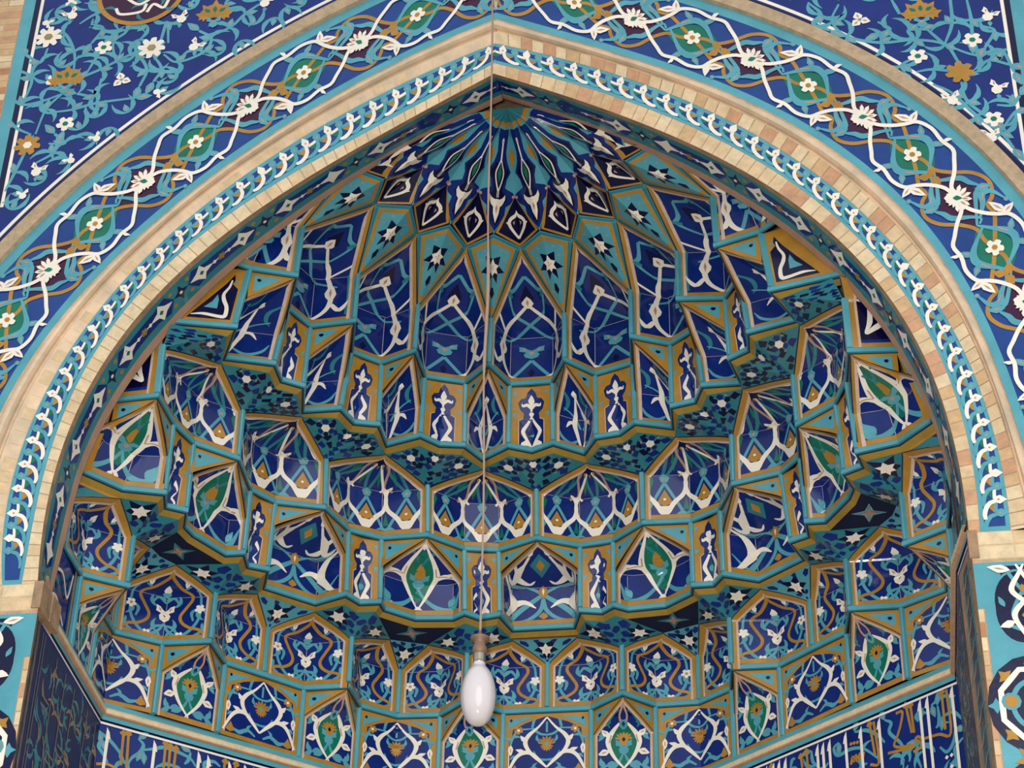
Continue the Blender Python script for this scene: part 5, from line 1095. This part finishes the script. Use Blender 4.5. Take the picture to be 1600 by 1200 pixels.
# back wall, unseen box added to stop light leaking in behind the tile shell, ground
mb = MB(); P = Panel(lambda x, z: np.column_stack([np.asarray(x, float), np.full(len(np.atleast_1d(x)), 3.085), z]), 2, 1, mb, ref=(0, 0, 4))
P.grid([-1.012, 1.012], [GZ, 4.3, 6.215], COB); P.grid([-1.012, 1.012], [GZ, 4.2], BR[0], 2); P.grid([-1.012, 1.012], [4.2, 4.3], TUR, 2)
rb = random.Random(4); x = -.95
while x < .96:
    zb_ = rb.uniform(5.2, 5.6); P.fl([(x-.012, 6.09), (x+.008, 6.06), (x+.02, 6.02), (x+.009, 6.02), (x+.009, zb_), (x-.009, zb_)], WHT, 4)
    for z in (5.85, 5.6, 5.35, 5.1): P.curl(x+rb.uniform(-.05, .05), z, rb.uniform(0, 6), .16, rb.choice((1.7, -1.7)), .022, TUR, 2)
    z = rb.uniform(5.1, 5.5); P.st([(x, z), (x-.05, z-.06), (x-.13, z-.03), (x-.16, z+.05)], .02, rb.choice((GLD, WHT)), 5)
    x += rb.choice((.06, .12, .2))
P.strip(np.array([(-1.01, 4.86), (1.01, 4.86)]), np.array([(-1.01, 4.89), (1.01, 4.89)]), WHT, 4)
struct('wall_back', mb, 'back wall of the niche with inscription band')
mb = MB()
mb.add([(-4.6, .6, GZ), (4.6, .6, GZ), (4.6, 3.6, GZ), (-4.6, 3.6, GZ), (-4.6, .6, 12.2), (4.6, .6, 12.2), (4.6, 3.6, 12.2), (-4.6, 3.6, 12.2)], [(0, 3, 7, 4), (1, 2, 6, 5), (3, 2, 6, 7), (4, 5, 6, 7)], OLD)
mb.add([(-4.6, 0, 12.2), (4.6, 0, 12.2), (4.6, .6, 12.2), (-4.6, .6, 12.2)], [(0, 1, 2, 3)], OLD)
for sg in (1, -1): mb.add([(4.6*sg, 0, GZ), (4.6*sg, .6, GZ), (4.6*sg, .6, 12.2), (4.6*sg, 0, 12.2)], [(0, 1, 2, 3)], OLD)
struct('wall_rear', mb, 'rough masonry mass behind the tiled vault')
PAV = tile('pale_stone_paving', '#8f8a80', .8, .15, 1.2, .2, .3)
mb = MB(); mb.add([(-30, -30, GZ), (30, -30, GZ), (30, 4, GZ), (-30, 4, GZ)], [(0, 1, 2, 3)], PAV); struct('floor', mb, 'pale stone paving in front of the portal')
# ---------------------------------------------------------------- hanging lamp
def mat_plain(name, c, rough, metal=0, trans=0):
    m = bpy.data.materials.new(name); m.use_nodes = True; b = m.node_tree.nodes['Principled BSDF']; b.inputs['Base Color'].default_value = (*lin(c), 1)
    b.inputs['Roughness'].default_value = rough; b.inputs['Metallic'].default_value = metal; b.inputs['Coat Weight'].default_value = 1.0 if trans else 0
    n = m.node_tree.nodes.new('ShaderNodeTexNoise'); n.inputs['Scale'].default_value = 30; r = m.node_tree.nodes.new('ShaderNodeMapRange')
    r.inputs['To Min'].default_value = rough*.85; r.inputs['To Max'].default_value = rough*1.15; m.node_tree.links.new(n.outputs['Fac'], r.inputs['Value']); m.node_tree.links.new(r.outputs[0], b.inputs['Roughness'])
    return m
OPAL = mat_plain('opal_glass', '#cfc8ca', .08, 0, 1); STL = mat_plain('dull_steel', '#a9a294', .35, .9); RUST = mat_plain('rusty_cap', '#8a6f5a', .6, .4); CORD = mat_plain('dusty_cord', '#a48a78', .8)
def lathe(prof, m, n=40):
    mb = MB(); V = [(r*math.cos(2*math.pi*i/n), r*math.sin(2*math.pi*i/n), z) for r, z in prof for i in range(n)]
    mb.add(V, [(j*n+i, j*n+(i+1) % n, (j+1)*n+(i+1) % n, (j+1)*n+i) for j in range(len(prof)-1) for i in range(n)], m); return mb
LX, LY, LZ = .094, -.30, 4.935
def lamp_part(name, mb, parent, sm=True):
    V = mb.arr(); me = bpy.data.meshes.new(name); me.from_pydata(V.tolist(), [], mb.f); [me.materials.append(m) for m in mb.mats]
    if sm: me.polygons.foreach_set('use_smooth', [True]*len(me.polygons))
    o = bpy.data.objects.new(name, me); COL.objects.link(o); o.parent = parent; return o
rt_ = bpy.data.objects.new('light_bulb', None); COL.objects.link(rt_); rt_.location = (LX, LY, LZ+ZO); root_tag(rt_, 'large white elliptical bulb hanging in a worn metal socket', 'light bulb')
pr = [(0.0005, 0)]+[(.088*math.sin(math.pi*t)**(.82 if t < .5 else 1.12), .170*(1-math.cos(math.pi*t))) for t in np.linspace(.04, .84, 24)]+[(.033, .330), (.031, .345)]
g_ = lamp_part('bulb_glass', lathe(pr, OPAL), rt_)
lamp_part('screw_cap', lathe([(.031, .343), (.034, .348)]+[(.033 if i % 2 else .030, .35+i*.006) for i in range(8)]+[(.026, .40)], STL), rt_)
lamp_part('socket', lathe([(.024, .395), (.036, .402), (.037, .43), (.028, .45), (.03, .47), (.048, .478), (.050, .487), (.03, .498), (.012, .503), (.008, .53), (.0005, .531)], RUST), rt_)
# cord with slack kinks, hung from high above the opening
rs = random.Random(2); pts = []
N = 70; zt = 11.6; zb = LZ+.52
for i in range(N):
    t = i/(N-1); z = zb+(zt-zb)*t; kx = .012*math.sin(t*21)*math.exp(-((t-.33)/.12)**2)+.004*math.sin(t*13)
    pts.append((LX-.02*0-(.075*t)*.9+kx, LY+.0, z))
mb = MB(); n = 8; V = []
for i, (x, y, z) in enumerate(pts):
    r_ = .0050+(.004 if .26 < i/N < .40 else 0)+(.001*rs.random())
    V += [(x+r_*math.cos(a*2*math.pi/n), y+r_*math.sin(a*2*math.pi/n), z) for a in range(n)]
mb.add(V, [(j*n+i, j*n+(i+1) % n, (j+1)*n+(i+1) % n, (j+1)*n+i) for j in range(N-1) for i in range(n)], CORD)
thing('lamp_cord', 'thin dusty cord hanging straight down in front of the vault to the bulb', 'cord', [('cord', mb)])
